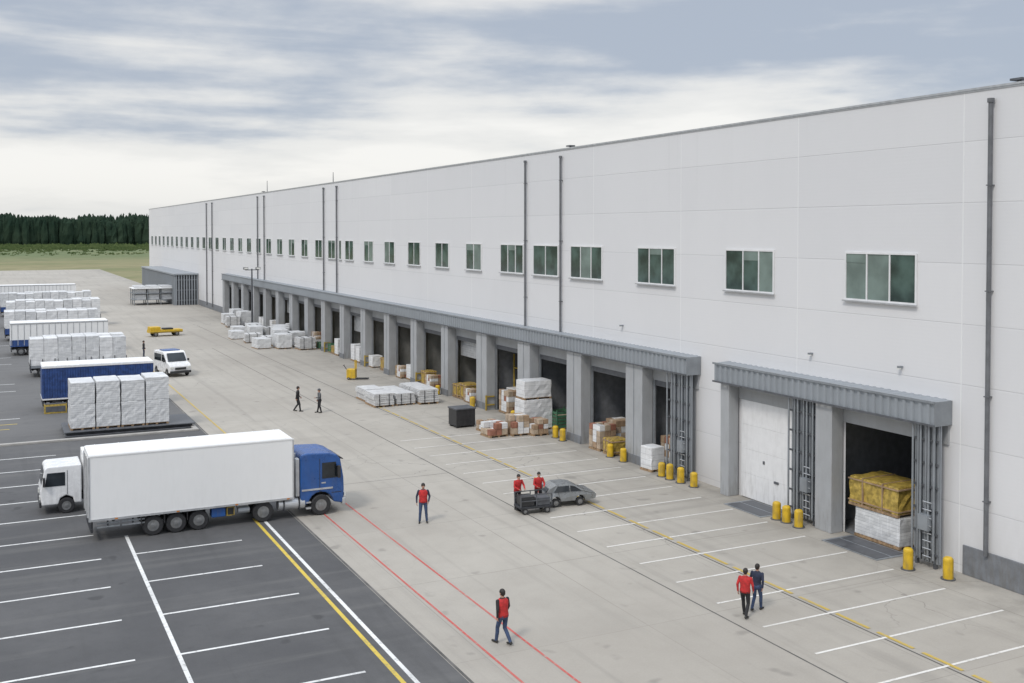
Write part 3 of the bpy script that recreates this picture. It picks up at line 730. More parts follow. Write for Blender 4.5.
# ------------------------------------------------------------------ pallet loads
def pallet(mb, w, d):
    for q in (0, (w-.12)/2, w-.12): mb.box(q, q+.12, 0, d, 0, .10, WOOD)
    n = int(d/.2)
    for i in range(n): mb.box(0, w, i*d/n, i*d/n + .13, .101, .125, WOOD)
def load(kind, w, d, h, loc, rot=0, label='', seed=1):
    t_ = thing('pallet_load', label, 'pallet', loc, rot, group='pallet loads on the dock apron')
    mb = MB(); pallet(mb, w, d); mb.obj('pallet', t_)
    rr = random.Random(seed); mb = MB()
    if kind == 'carton':
        nx = max(1, round(w/.42)); ny = max(1, round(d/.42)); nz = max(1, round(h/.34))
        for k_ in range(nz):
            for i in range(nx):
                for j in range(ny):
                    if k_ == nz-1 and rr.random() < .25: continue
                    mt = rr.choice((CART1, CART2, CART2, CARTR, WRAP2, WRAP2, CART1))
                    mb.box(i*w/nx+.012+rr.uniform(0,.02), (i+1)*w/nx-.012, j*d/ny+.012+rr.uniform(0,.02), (j+1)*d/ny-.012, .13+k_*h/nz+.002, .13+(k_+1)*h/nz-.01, mt)
        mb.obj('cartons', t_, bevel=.012)
    elif kind in ('wrap', 'wrapg'):
        mb.lump(.02, w-.02, .02, d-.02, .13, h+.1, WRAP2 if kind == 'wrap' else WRAP, .06, .25, seed); mb.obj('wrapped_goods', t_)
    elif kind == 'sheets':
        z = .13
        while z < h:
            e = rr.uniform(-.06, .06); mb.box(e, w+e, rr.uniform(-.04,.02), d+rr.uniform(-.02,.04), z+.004, z+.13, SHEETM); z += .15
        for q in (.25, .75): mb.box(w*q, w*q+.04, -.05, d+.06, .10, h+.06, BLKP)
        mb.obj('sheets', t_)
    elif kind == 'yellow':
        mb.lump(.04, w-.04, .04, d-.04, .13, h, YELB, .12, .25, seed)
        for z in (.2, h-.1): mb.box(-.01, w+.01, -.02, d+.02, z, z+.05, CART1)
        for q in (.3, .7): mb.box(-.015, w+.015, d*q, d*q+.05, .13, h+.05, CART1)
        mb.obj('yellow_crate', t_)
    elif kind == 'bin':
        c = rr.choice((CARTG, YELD, YELD))
        for q in range(5):
            mb.box(0, w, 0, .03, .13+q*h/5, .13+(q+.7)*h/5, c); mb.box(0, w, d-.03, d, .13+q*h/5, .13+(q+.7)*h/5, c)
            mb.box(0, .03, .031, d-.031, .13+q*h/5, .13+(q+.7)*h/5, c); mb.box(w-.03, w, .031, d-.031, .13+q*h/5, .13+(q+.7)*h/5, c)
        for cx in (-.03, w-.04):
            for cy in (-.03, d-.04): mb.box(cx, cx+.07, cy, cy+.07, .0, h+.2, c)
        mb.box(.06, w-.06, .06, d-.06, .14, h*.8, CART2)
        mb.obj('crate_frame', t_)
    return t_
load('wrapg', 1.9, 2.5, 1.15, (32.95, 31.0, .03), 0, 'white wrapped pallet load standing in an open dock door', 3)
load('yellow', 1.9, 2.7, 1.2, (32.95, 31.1, 1.32), 0.02, 'dull yellow wrapped crate stacked on a white wrapped load', 4)
load('carton', 1.1, 1.2, 1.5, (33.3, 47.4, .03), 0, 'brown carton pallet load inside a dock door', 5)
load('wrap', .9, 1.0, 1.2, (31.8, 47.2, .0), .1, 'white wrapped drum load beside a dock door', 6)
load('carton', 1.2, 1.2, 1.4, (32.1, 53.1, .0), .05, 'mixed brown and red cartons on a wooden pallet', 7)
load('yellow', 1.1, 1.1, .9, (32.0, 51.6, .0), -.05, 'yellow wrapped crate on a wooden pallet', 8)
load('carton', 1.2, 1.2, 1.5, (33.4, 53.4, .03), .0, 'brown cartons stacked inside the dock door', 9)
load('wrap', 2.1, 1.4, 1.9, (30.9, 60.6, .0), .0, 'white wrapped pallet load in front of the dock', 10)
load('wrap', 2.0, 1.3, 1.1, (30.95, 60.65, 2.04), .0, 'white wrapped load stacked on another load', 11)
load('carton', 1.3, 1.3, .75, (28.0, 59.6, .0), .08, 'low pallet of brown and red cartons on concrete', 12)
load('carton', 1.2, 1.2, 1.15, (29.5, 59.5, .0), -.05, 'pallet of mixed cartons on concrete', 13)
load('carton', 1.2, 1.2, .55, (28.4, 61.4, .0), .03, 'low pallet of brown cartons on concrete', 14)
load('carton', 1.1, 1.1, .9, (30.7, 58.9, .0), .0, 'pallet of mixed cartons by the dock column', 15)
bb = thing('black_crate', 'large black plastic crate with lid on the concrete', 'crate', (27.4, 63.6, 0), .05)
mb = MB(); mb.box(0,1.4,0,1.2,.12,1.2,BLKP)
for i in range(5): mb.box(.1+i*.28,.16+i*.28,-.03,-.001,.15,1.15,BLKP)
mb.obj('body', bb, bevel=.03)
mb = MB(); mb.box(-.05,1.45,-.05,1.25,1.2,1.3,DARKG); mb.obj('lid', bb, bevel=.02)
for x in (.05, 1.15):
    for yv in (.05,.95):
        mb = MB(); mb.box(x,x+.2,yv,yv+.2,0,.12,BLKP); mb.obj('foot', bb)
base = load('sheets', 1.5, 2.2, .9, (25.2, 73.8, 0), .0, 'strapped bundle of white sheets on a pallet', 20)
for (x, y, hz) in ((26.95, 73.9, .9), (28.7, 73.6, 1.1), (25.4, 76.6, .95), (27.1, 76.5, .8), (28.9, 76.3, 1.0)):
    copy_thing(base, (x, y, 0), R.uniform(-.05, .05), scale=(1, 1, hz))
b2 = load('wrapg', 1.6, 2.2, 1.5, (28.3, 115.5, 0), .03, 'wrapped white bundle on the concrete by the docks', 22)
b3 = load('sheets', 1.8, 2.0, 1.3, (30.2, 113.5, 0), .03, 'grey white strapped bundle on the concrete by the docks', 23)
for i, (x, y, hz) in enumerate(((26.2,116.5,.7),(30.3,117.3,1.0),(27.5,119.5,.8),(29.4,121.0,1.15),(27.6,126.8,1.0),(29.7,127.4,1.05),(25.8,128.5,.6),(28.8,132.0,.9),(28.5,145.0,1.1),(30.6,146.0,1.25),(29.0,150.0,.9),(26.4,123.5,.8),(30.3,124.5,1.1),(28.4,118.0,1.2),(28.2,129.8,1.1),(26.8,132.6,.7),(30.6,151.5,1.2))):
    copy_thing(b3 if i % 3 == 2 else b2, (x, y, 0), R.uniform(-.12, .12), scale=(1, 1, hz))
lib = [load('bin', 1.2, 1.2, 1.1, (33.0, 60.0, .03), 0, 'slatted crate standing in an open dock bay', 31),
       load('carton', 1.2, 1.6, 1.5, (32.7, 66.6, .03), 0, 'pallet of mixed cartons in an open dock bay', 32),
       load('yellow', 1.2, 1.4, 1.2, (32.5, 73.6, .03), 0, 'yellow wrapped goods in an open dock bay', 33),
       load('wrap', 1.2, 1.4, 1.5, (33.6, 67.4, .03), 0, 'white wrapped load in an open dock bay', 34)]
def storage(loc, seed):
    rr = random.Random(seed)
    t_ = thing('storage_rack', 'steel storage rack filled with cartons and crates in a bay', 'rack', loc, 0, 'storage racks in the dock bays')
    mb = MB()
    for y in (0, 2.3, 4.2):
        for x in (0, .9): mb.box(x, x+.09, y, y+.09, 0, 4.0, YELD)
    for z in (.15, 1.55, 2.95):
        for x in (.0, .9): mb.box(x-.005, x+.095, .0905, 2.299, z, z+.1, YELD); mb.box(x-.005, x+.095, 2.3905, 4.199, z, z+.1, YELD)
        mb.box(.1, .895, .1, 4.19, z+.03, z+.07, SILV)
    mb.obj('rack_frame', t_)
    for z in (.15, 1.55, 2.95):
        y = .14
        while y < 3.5:
            w = rr.uniform(.45, .8)
            if not (y < 2.35 < y + w) and rr.random() < .8:
                mb = MB(); mb.box(.05+rr.uniform(0,.1), .85, y, y+w-.05, z+.101, z+.1+rr.uniform(.4, 1.05), rr.choice((CART1, CART2, CART2, WRAP2, YELD, CARTG, WRAP2)))
                mb.obj('stored_box', t_)
            y += w if not (y < 2.35 < y + w) else .12
    return t_
for i, (a, b_) in enumerate(openA[3:14]):
    storage((WX + 1.3 + .3*(i % 2), a + .55, .03), i)
for i, (a, b_) in enumerate(openA[4:15]):
    for q in range(3):
        if R.random() < .25: continue
        s_ = R.choice(lib); copy_thing(s_, (WX + R.uniform(-.7, -.3), a + (1.2, 2.7, 4.0)[q], .031), 0, scale=(.85, .85, R.uniform(.6, 1.1)))

ptk = thing('pallet_truck', 'upright orange yellow electric pallet truck on the dock apron', 'pallet truck', (28.3, 89.0, 0), rad(-30))
mb = MB(); mb.box(-.4,.4,-.35,.35,.12,.95,YEL); mb.obj('body', ptk, bevel=.06)
for y in (-.28, .12):
    mb = MB(); mb.box(.4,1.5,y,y+.16,.06,.14,BLKP); mb.obj('fork', ptk)
mb = MB(); mb.box(.32,.4,-.3,-.22,.95,1.7,YEL); mb.box(.32,.4,.22,.3,.95,1.7,YEL); mb.box(.32,.4,-.22,.22,1.62,1.7,YEL); mb.obj('mast', ptk)
mb = MB(); mb.cyl((-.4,0,.8),(-.7,0,1.25),.03,.03,BLKP,8); mb.cyl((-.7,-.18,1.25),(-.7,.18,1.25),.03,.03,BLKP,8); mb.obj('handle', ptk)
wheel(ptk, -.2, -.3, .13, .1, -1); wheel(ptk, -.2, .3, .13, .1, 1)

# ------------------------------------------------------------------ van
vn = thing('delivery_van', 'white compact van with dark windscreen parked on the yard', 'van', (14.6, 99.5, 0), rad(-78))
mb = MB(); mb.prism([(-2.0,.35),(-1.75,.35),(-1.65,.62),(-1.35,.75),(-1.05,.62),(-.95,.35),(.95,.35),(1.05,.62),(1.35,.75),(1.65,.62),(1.75,.35),(2.1,.38),(2.15,.95),(1.95,1.15),(1.35,1.3),(.75,2.05),(.4,2.18),(-1.9,2.15),(-2.05,1.2)], 'y', -.98, .98, CARW)
b0 = mb.obj('body', vn, bevel=.07)
mb = MB(); mb.add([(1.40,-.84,1.34),(1.40,.84,1.34),(.85,.78,2.05),(.85,-.78,2.05)], [(0,1,2,3)], GLC); mb.obj('windscreen', b0)
for s in (-1, 1):
    a, b_ = sorted((s*.981, s*.995)); mb = MB(); mb.prism([(.15,1.3),(1.15,1.3),(.68,1.92),(.15,1.92)], 'y', a, b_, GLC); mb.obj('side_window', b0)
    mb = MB(); mb.prism([(-1.7,1.3),(0,1.3),(0,1.92),(-1.7,1.92)], 'y', a, b_, GLC); mb.obj('rear_side_window', b0)
mb = MB(); mb.box(2.13,2.18,-.5,.5,.65,.85,BLKP); mb.obj('grille', b0)
mb = MB(); mb.box(2.1,2.2,-.95,.95,.35,.55,BLKP); mb.obj('bumper', b0)
for s in (-1, 1):
    mb = MB(); mb.box(2.05,2.17,s*.78-.15,s*.78+.15,.75,.95,LAMPW); mb.obj('headlight', b0, bevel=.03)
    mb = MB(); mb.box(1.0,1.12,s*1.1-.1,s*1.1+.1,1.3,1.5,BLKP); mb.obj('mirror', b0)
for x in (-1.35, 1.35):
    wheel(vn, x, -.88, .33, .22, -1); wheel(vn, x, .88, .33, .22, 1)
mb = MB(); mb.box(-1.2,.2,-.7,.7,2.19,2.24,BLUE); mb.obj('roof_panel', b0)

ty = thing('yard_cart', 'low flat yellow yard cart with black tyres and motor housing', 'yard cart', (19.3, 137, 0), rad(8))
mb = MB(); mb.box(-2.0,2.0,-.8,.8,.45,.80,YEL); mb.box(-2.02,2.02,-.82,-.801,.5,.56,BLKP); b0 = mb.obj('deck', ty, bevel=.03)
mb = MB(); mb.box(-1.95,-.7,-.7,.7,.801,1.2,YEL); mb.obj('motor_housing', ty, bevel=.05)
mb = MB(); mb.box(-.3,.9,-.5,.5,.801,1.0,BLKP); mb.obj('battery_pack', ty, bevel=.03)
for x in (-1.3, 1.3):
    wheel(ty, x, -.66, .30, .22, -1); wheel(ty, x, .66, .30, .22, 1)
fr = thing('steel_rack', 'long open steel rack filled with pale stacked bundles', 'rack', (22.4, 196, 0))
mb = MB()
for x in (0, 2.25, 4.5, 6.75, 9.0):
    for y in (0, 2.6, 5.2): mb.box(x, x+.15, y, y+.15, 0, 2.9, STEELG)
mb.box(-.1, 9.25, -.1, 5.5, .9, 1.0, STEELG); mb.box(-.1, 9.25, -.1, 5.5, 2.0, 2.1, STEELG); mb.obj('frame', fr)
mb = MB(); mb.box(-.2, 9.3, -.3, 5.7, 2.9, 3.0, TRROOF); mb.obj('top_deck', fr)
for i in range(4):
    for (z0, z1) in ((1.0, 1.85), (2.1, 2.8), (3.0, 3.35)):
        mb = MB(); mb.lump(.25+i*2.25,2.1+i*2.25,.3,5.0,z0+.002,z1,WRAP,.04,.4,5+i); mb.obj('bundle', fr)

# ------------------------------------------------------------------ people
def mcol(name, c, rough=.8, var=.25): return pmat(name, c, rough, var=var, scale=9, bump=.15, bscale=25)
SKIN = mcol('skin', (0.42, 0.24, 0.17), .55, .08); HAIR = mcol('hair_dark', (0.02, 0.016, 0.013), .6); JEAN = mcol('denim_blue', (0.04, 0.065, 0.13)); NAVY = mcol('cloth_navy', (0.02, 0.028, 0.055))
BLACKC = mcol('cloth_black', (0.018, 0.018, 0.02)); REDC = mcol('cloth_red', (0.44, 0.025, 0.025)); GREYC2 = mcol('cloth_grey', (0.10, 0.105, 0.11)); BOOT = mcol('boot_black', (0.015, 0.014, 0.013), .5); EYE = mcol('eye_dark', (0.02, .015, .012), .2)
def person(label, loc, face, pose, shirt, trousers, vest=None, h=1.75, cap=None):
    hipz = .93; J = {}
    def st(lk, la, rk, ra, le, lw, re_, rw, ln=0.0):
        J.update(dict(lk=lk, la=la, rk=rk, ra=ra, le=le, lw=lw, re=re_, rw=rw)); return ln
    if pose == 'walk':
        lean = st((-.10,.15,.52),(-.09,.22,.10),(.10,.05,.49),(.10,-.22,.13),(-.25,-.07,1.17),(-.24,-.04,.93),(.25,.03,1.16),(.24,.14,.95), .03)
    elif pose == 'walk2':
        lean = st((-.10,.05,.49),(-.10,-.20,.13),(.10,.14,.51),(.09,.18,.09),(-.26,.04,1.16),(-.22,.18,.98),(.25,-.1,1.17),(.24,-.1,.93), .03)
    elif pose == 'stand':
        lean = st((-.12,.02,.50),(-.15,0,.09),(.12,.03,.50),(.15,.02,.09),(-.27,-.02,1.16),(-.22,.12,.96),(.27,-.03,1.16),(.27,.02,.90), .0)
    elif pose == 'point':
        lean = st((-.11,.04,.50),(-.13,-.06,.09),(.11,.04,.50),(.14,.1,.09),(-.28,.1,1.2),(-.2,.33,1.15),(.25,-.05,1.16),(.24,.05,.92), .02)
    elif pose == 'work':
        lean = st((-.12,.04,.50),(-.14,-.02,.09),(.12,.05,.50),(.14,.06,.09),(-.26,.12,1.17),(-.16,.36,1.08),(.26,.12,1.17),(.16,.36,1.08), .08)
    caps = []
    def sp(z): return lean * max(0, (z - .9)) * 2
    def cpt(p0, r0, p1, r1, tg): caps.append((Vector(p0), r0, Vector(p1), r1, tg))
    hl = Vector((-.09, 0, hipz)); hr = Vector((.09, 0, hipz))
    sl = Vector((-.185, sp(1.42), 1.415)); sr = Vector((.185, sp(1.42), 1.415))
    mb = MB()
    secs = [(.83,.135,.10),(.90,.165,.122),(.98,.168,.12),(1.08,.145,.105),(1.20,.158,.112),(1.32,.18,.118),(1.40,.178,.105),(1.45,.13,.085),(1.49,.07,.065)]
    n = 20
    mb.loft([[(a*math.cos(2*math.pi*i/n), b_*math.sin(2*math.pi*i/n)+sp(z), z) for i in range(n)] for z, a, b_ in secs], SKIN)
    caps.append((Vector((0,0,1.02)), .13, Vector((0,sp(1.4),1.38)), .13, 'S'))
    caps.append((Vector((-.05,0,.92)), .13, Vector((.05,0,.92)), .13, 'T'))
    for hip, kn, an in ((hl, J['lk'], J['la']), (hr, J['rk'], J['ra'])):
        kn = Vector(kn); an = Vector(an)
        cpt(hip, .092, kn, .062, 'T')
        mid = kn.lerp(an, .35) + Vector((0, -.015, 0))
        cpt(kn, .060, mid, .060, 'T'); cpt(mid, .060, an, .050, 'T')
        heel = an + Vector((0, -.045, -.045)); toe = an + Vector((math.copysign(.02, an.x), .17, -.058 + (-.03 if an.z > .11 else 0)))
        cpt(heel, .042, toe, .033, 'B'); cpt(an, .045, heel, .042, 'B')
    for shd, el, wr, sg in ((sl, J['le'], J['lw'], -1), (sr, J['re'], J['rw'], 1)):
        el = Vector(el); el.y += sp(1.2); wr = Vector(wr); wr.y += sp(1.1)
        cpt(shd, .058, el, .045, 'A'); cpt(el, .044, wr, .032, 'A')
        d = (wr - el).normalized(); side = Vector((0, 1, 0)) - d * d.y
        if side.length < .35: side = Vector((0, 0, 1)) - d * d.z
        side.normalize(); thk = d.cross(side).normalized()
        inward = thk if thk.x * -sg > 0 else -thk
        pc = wr + d * .055
        rot = Matrix((side, thk, d)).transposed()
        mb.ell(pc, .040, .017, .055, SKIN, 12, 8, rot)
        caps.append((wr + d*.02, .03, wr + d*.17, .03, 'H'))
        for i, L_ in enumerate((.060, .072, .068, .052)):
            b0 = wr + d * .088 + side * ((1.5 - i) * .0205)
            m0 = b0 + (d * .85 + inward * .35).normalized() * L_ * .55
            e0 = m0 + (d * .6 + inward * .8).normalized() * L_ * .5
            mb.capsule(b0, .0105, m0, .010, SKIN, 8); mb.capsule(m0, .010, e0, .0085, SKIN, 8)
        b0 = wr + d*.03 + side*.030; m0 = b0 + (side*.75 + d*.65 + inward*.3).normalized()*.04; e0 = m0 + (d*.9 + inward*.4 + side*.2).normalized()*.032
        mb.capsule(b0, .013, m0, .0115, SKIN, 8); mb.capsule(m0, .0115, e0, .0095, SKIN, 8)
    hc = Vector((0, sp(1.63) + .01, 1.635))
    cpt(Vector((0, sp(1.47), 1.44)), .058, hc + Vector((0, -.015, -.07)), .052, 'K')
    for (p0, r0, p1, r1, tg) in caps:
        if tg in 'TBAK' : mb.capsule(p0, r0, p1, r1, SKIN, 14)
    mb.ell(hc + Vector((0, -.008, .025)), .076, .096, .10, SKIN, 18, 12)
    mb.ell(hc + Vector((0, .018, -.045)), .056, .070, .072, SKIN, 16, 10)
    mb.capsule(hc + Vector((0, .085, .01)), .010, hc + Vector((0, .105, -.018)), .014, SKIN, 8)
    mb.capsule(hc + Vector((-.018, .082, -.055)), .009, hc + Vector((.018, .082, -.055)), .009, SKIN, 8)
    for q in (-1, 1): mb.ell(hc + Vector((q*.077, -.005, -.005)), .010, .020, .030, SKIN, 8, 6)
    caps.append((hc + Vector((0, 0, -.03)), .08, hc + Vector((0, 0, .05)), .09, 'K'))
    tmp = mb.obj('tmp')
    md = tmp.modifiers.new('r', 'REMESH'); md.mode = 'VOXEL'; md.voxel_size = .0085; md.use_smooth_shade = True
    md = tmp.modifiers.new('s', 'SMOOTH'); md.factor = .4; md.iterations = 2
    dg = bpy.context.evaluated_depsgraph_get(); dg.update()
    me = bpy.data.meshes.new_from_object(tmp.evaluated_get(dg))
    bpy.data.objects.remove(tmp)
    me.name = 'person_body'
    N = len(me.polygons); C = np.zeros(N*3); me.polygons.foreach_get('center', C); C = C.reshape(N, 3)
    best = np.full(N, 1e9); tg_ = np.zeros(N, dtype=np.int32)
    mats = {'S': 0, 'T': 1, 'B': 2, 'A': 3, 'H': 4, 'K': 4}
    for (p0, r0, p1, r1, tg) in caps:
        a = np.array(p0); b_ = np.array(p1); ab = b_ - a; L2 = max(1e-9, ab @ ab)
        u = np.clip(((C - a) @ ab) / L2, 0, 1); dd = np.linalg.norm(C - (a + u[:, None]*ab), axis=1) - (r0 + (r1 - r0)*u)
        mk = dd < best; best[mk] = dd[mk]; tg_[mk] = mats[tg]
    tg_[(C[:, 2] < 1.475) & (tg_ == 4) & (C[:, 2] > 1.30) & (np.abs(C[:, 0]) < .15)] = 0
    me.materials.clear()
    for mt in (shirt, trousers, BOOT, shirt, SKIN): me.materials.append(mt)
    me.polygons.foreach_set('material_index', tg_); me.polygons.foreach_set('use_smooth', [True]*N); me.update()
    root = thing('person', label, 'person', loc, face)
    sc_ = h/1.75; root.scale = (sc_*1.06, sc_*1.06, sc_)
    o = bpy.data.objects.new('body', me); COL.objects.link(o); o.parent = root
    mb = MB(); mb.ell(hc + Vector((0, -.016, .03)), .086, .103, .107, HAIR, 18, 8, None, -.12)
    mb.ell(hc + Vector((0, -.045, -.005)), .076, .075, .085, HAIR, 16, 8)
    mb.obj('hair', root, smooth=True)
    if cap:
        mb = MB(); mb.ell(hc + Vector((0, -.01, .045)), .094, .112, .108, cap, 18, 8, None, 0.0); mb.ell(hc + Vector((0, .11, .048)), .07, .06, .010, cap, 14, 6); mb.obj('cap', root, smooth=True)
    for q in (-1, 1):
        mb = MB(); mb.ell(hc + Vector((q*.030, .083, .012)), .011, .007, .007, EYE, 8, 6); mb.obj('eye', root)
    if vest:
        vs_ = [(.90,.183,.138),(.98,.186,.138),(1.08,.168,.126),(1.20,.178,.132),(1.32,.197,.138),(1.40,.192,.125),(1.455,.135,.10),(1.475,.09,.08)]
        mb = MB(); mb.loft([[(a*math.cos(2*math.pi*i/24), b_*math.sin(2*math.pi*i/24)+sp(z), z) for i in range(24)] for z, a, b_ in vs_], vest)
        mb.obj('vest', root, smooth=True)
    return root
person('person in red vest and blue jeans walking with arms down', (14.3, 29.5, .0), rad(12), 'walk', BLACKC, JEAN, REDC, 1.74)
person('person in red vest and blue work trousers standing', (17.16, 43.6, 0), rad(160), 'stand', NAVY, JEAN, REDC, 1.76)
person('person in red jacket and black trousers walking', (22.65, 28.0, 0), rad(-55), 'walk', REDC, BLACKC, REDC, 1.64)
person('person in dark jacket and blue trousers walking', (23.4, 28.3, 0), rad(-60), 'walk2', NAVY, JEAN, None, 1.60)
person('person in black work clothes walking across the yard', (19.7, 74.8, 0), rad(-100), 'walk2', BLACKC, BLACKC, None, 1.82)
person('person in grey jacket and black trousers gesturing', (21.0, 73.6, 0), rad(95), 'point', GREYC2, BLACKC, None, 1.72, GREYC2)
person('person in dark clothes standing beside the trailers', (14.0, 114.5, 0), rad(-90), 'stand', BLACKC, NAVY, None, 1.72)
person('person in red jacket standing behind the dark cart', (21.95, 43.75, 0), rad(185), 'work', REDC, BLACKC, REDC, 1.66)
person('person in red jacket standing between cart and grey car', (23.05, 43.75, 0), rad(170), 'work', REDC, BLACKC, REDC, 1.66)

# ------------------------------------------------------------------ dark platform cart
ct = thing('platform_cart', 'small dark platform cart with raised rails and black boxes', 'cart', (22.45, 43.0, 0), rad(-5))
mb = MB(); mb.box(-.85,.75,-.42,.42,.26,.36,CHAS); mb.obj('platform', ct, bevel=.01)
mb = MB()
for x in (-.84, -.06, .70):
    for y in (-.41, .37): mb.box(x,x+.04,y,y+.04,.36,.88,DARKG)
for y in (-.41, .37):
    mb.box(-.84,.74,y,y+.04,.88,.92,DARKG); mb.box(-.79,.70,y+.005,y+.035,.6,.64,DARKG)
mb.obj('rail', ct)
mb = MB(); mb.box(-.76,-.12,-.34,.34,.362,.80,BLKP); mb.obj('tool_box', ct, bevel=.02)
mb = MB(); mb.box(.0,.66,-.34,.34,.362,.72,DARKG); mb.obj('tool_box', ct, bevel=.02)
for x in (-.6, .5):
    wheel(ct, x, -.36, .15, .1, -1); wheel(ct, x, .36, .15, .1, 1)
# small grey car (heads +X)
gc = thing('small_car', 'low dark grey compact car with rounded roof beside a cart', 'car', (24.5, 43.7, 0), rad(-8))
prof = [(-1.18,.30),(-.98,.28)] + [(-.72+.25*math.cos(math.pi-math.pi*i/6), .28+.25*math.sin(math.pi*i/6)) for i in range(7)] + [(.50+.25*math.cos(math.pi-math.pi*i/6), .28+.25*math.sin(math.pi*i/6)) for i in range(7)] + [(.98,.28),(1.28,.32),(1.32,.50),(1.22,.62),(.78,.70),(.30,.98),(-.05,1.05),(-.65,1.04),(-1.0,.90),(-1.2,.66)]
rings = []
for (yy, ins) in ((-.68,.0),(-.55,.0),(.55,.0),(.68,.0)):
    rings.append([(x, yy if z < .68 else yy*(1-.22*(z-.68)/.37) , z) for x, z in prof])
mb = MB(); mb.loft(rings, GREYC); b0 = mb.obj('body', gc, bevel=.03)
for s in (-1, 1):
    def wp(x, z): return (x, s*(.688*(1-.22*max(0, z-.68)/.37)), z)
    for (nm, pts) in (('front_window', ((.02,.72),(.58,.72),(.26,.93),(.02,.98))), ('rear_window', ((-.85,.72),(-.04,.72),(-.04,.98),(-.6,.97)))):
        mb = MB(); mb.add([wp(x, z) for x, z in pts], [(0,1,2,3)], GLC); mb.obj(nm, b0)
mb = MB(); mb.add([(.775,-.55,.725),(.775,.55,.725),(.325,.47,.985),(.325,-.47,.985)], [(0,1,2,3)], GLC); mb.obj('windscreen', b0)
mb = MB(); mb.add([(-1.185,-.5,.74),(-1.185,.5,.74),(-1.03,.45,.89),(-1.03,-.45,.89)], [(0,1,2,3)], GLC); mb.obj('tailgate_window', b0)
for s in (-1, 1):
    mb = MB(); a, b_ = sorted((s*.38, s*.6)); mb.box(1.27,1.335,a,b_,.45,.55,LAMPW); mb.obj('headlight', b0)
    mb = MB(); mb.box(-1.22,-1.17,a,b_,.5,.62,REDL); mb.obj('tail_light', b0)
for x in (-.72, .50):
    wheel(gc, x, -.58, .21, .15, -1); wheel(gc, x, .58, .21, .15, 1)

# ------------------------------------------------------------------ woodland and shrubs
FOL = leaf_mat('forest_foliage', (0.020, 0.038, 0.026), (0.040, 0.062, 0.040), .03); SHR = leaf_mat('shrub_foliage', (0.055, 0.085, 0.030), (0.11, 0.14, 0.055), .03)
vs = []; fs = []
rr = random.Random(3)
for row in range(6):
    x = -420.0
    while x < 420:
        x += rr.uniform(1.5, 3.4); y0 = 985 + row*8 + rr.uniform(-4, 4) + 12*math.sin(x*.012)
        H = 25.0 + rr.uniform(-2.0, 1.6) + 1.4*math.sin(x*.045+row*.5) + .8*math.sin(x*.17) + (row*.7)
        o = len(vs); vs += [(x-.3,y0-.3,-.1),(x+.3,y0-.3,-.1),(x,y0+.3,-.1),(x,y0,H*.8)]; fs += [(o,o+1,o+3),(o+1,o+2,o+3),(o+2,o,o+3)]
        con = rr.random() < .55
        # solid irregular crown built of stacked ragged rings
        m_ = 7; prev = None; ph = rr.uniform(0, 6)
        prof_ = ((.04,2.6),(.2,3.4),(.4,3.1),(.6,2.5),(.78,1.7),(.9,.95)) if con else ((.04,2.4),(.2,3.5),(.45,3.9),(.65,3.4),(.82,2.5),(.93,1.4))
        for (f, rb) in prof_:
            o = len(vs)
            for i in range(m_):
                a = ph + 2*math.pi*i/m_; q = rb*rr.uniform(.75, 1.2)
                vs.append((x+q*math.cos(a), y0+q*math.sin(a), H*f + rr.uniform(-.8, .8)))
            if prev is not None:
                for i in range(m_): fs.append((prev+i, prev+(i+1)%m_, o+(i+1)%m_, o+i))
            prev = o
        o = len(vs); vs.append((x+rr.uniform(-.3,.3), y0, H))
        for i in range(m_): fs.append((prev+i, prev+(i+1)%m_, o))
        for k_ in range(8):
            f = rr.uniform(.4, .97); a = rr.uniform(0, 6.283); q = (3.4*(1-f)+.5)*rr.uniform(.8, 1.15)
            cx, cy, zc = x+q*math.cos(a), y0+q*math.sin(a), H*f; s_ = rr.uniform(.5, .9); o = len(vs)
            vs += [(cx-s_,cy,zc-s_*.4),(cx+s_,cy+.2,zc-s_*.3),(cx,cy-s_,zc-.2),(cx,cy,zc+s_)]
            fs += [(o,o+1,o+3),(o+1,o+2,o+3),(o+2,o,o+3),(o,o+2,o+1)]
bmm = bpy.data.meshes.new('woodland'); bmm.from_pydata(vs, [], fs); bmm.materials.append(FOL); bmm.update()
bm = bmesh.new(); bm.from_mesh(bmm); bmesh.ops.recalc_face_normals(bm, faces=bm.faces); bm.to_mesh(bmm); bm.free()
o = bpy.data.objects.new('woodland', bmm); COL.objects.link(o); o['kind'] = 'stuff'; o['label'] = 'dense dark green wood along the far edge of the field'; o['category'] = 'woodland'
vs = []; fs = []
for i in range(4200):
    yy = 600 + (rr.random()**.6) * 385; xx = rr.uniform(-260, 340)
    if math.sin(xx*.02 + yy*.03) + math.sin(yy*.05 + 1) < rr.uniform(-1.2, .8) and yy < 860: continue
    hh = rr.uniform(.3, .8) + max(0, yy-600)/385*rr.uniform(.6, 3.4); w = hh*rr.uniform(1.2, 3.2)
    for q in range(7):
        cx, cy, cz = xx + rr.uniform(-w, w)*.8, yy + rr.uniform(-w, w)*.5, rr.uniform(.15, .7)*hh
        s_ = hh*rr.uniform(.3, .6); o = len(vs)
        for (a, b_, c) in ((1.3,.2,-.4),(-.8,.9,-.5),(-.7,-.9,-.4),(.1,0,.7)): vs.append((cx+a*s_*rr.uniform(.7,1.4), cy+b_*s_, max(-.06, cz+c*s_*rr.uniform(.7,1.3))))
        fs += [(o,o+1,o+3),(o+1,o+2,o+3),(o+2,o,o+3),(o,o+2,o+1)]
o = raw_obj('shrubs', vs, fs, SHR); o['kind'] = 'stuff'; o['label'] = 'rough green scrub spread over the field'; o['category'] = 'shrubs'

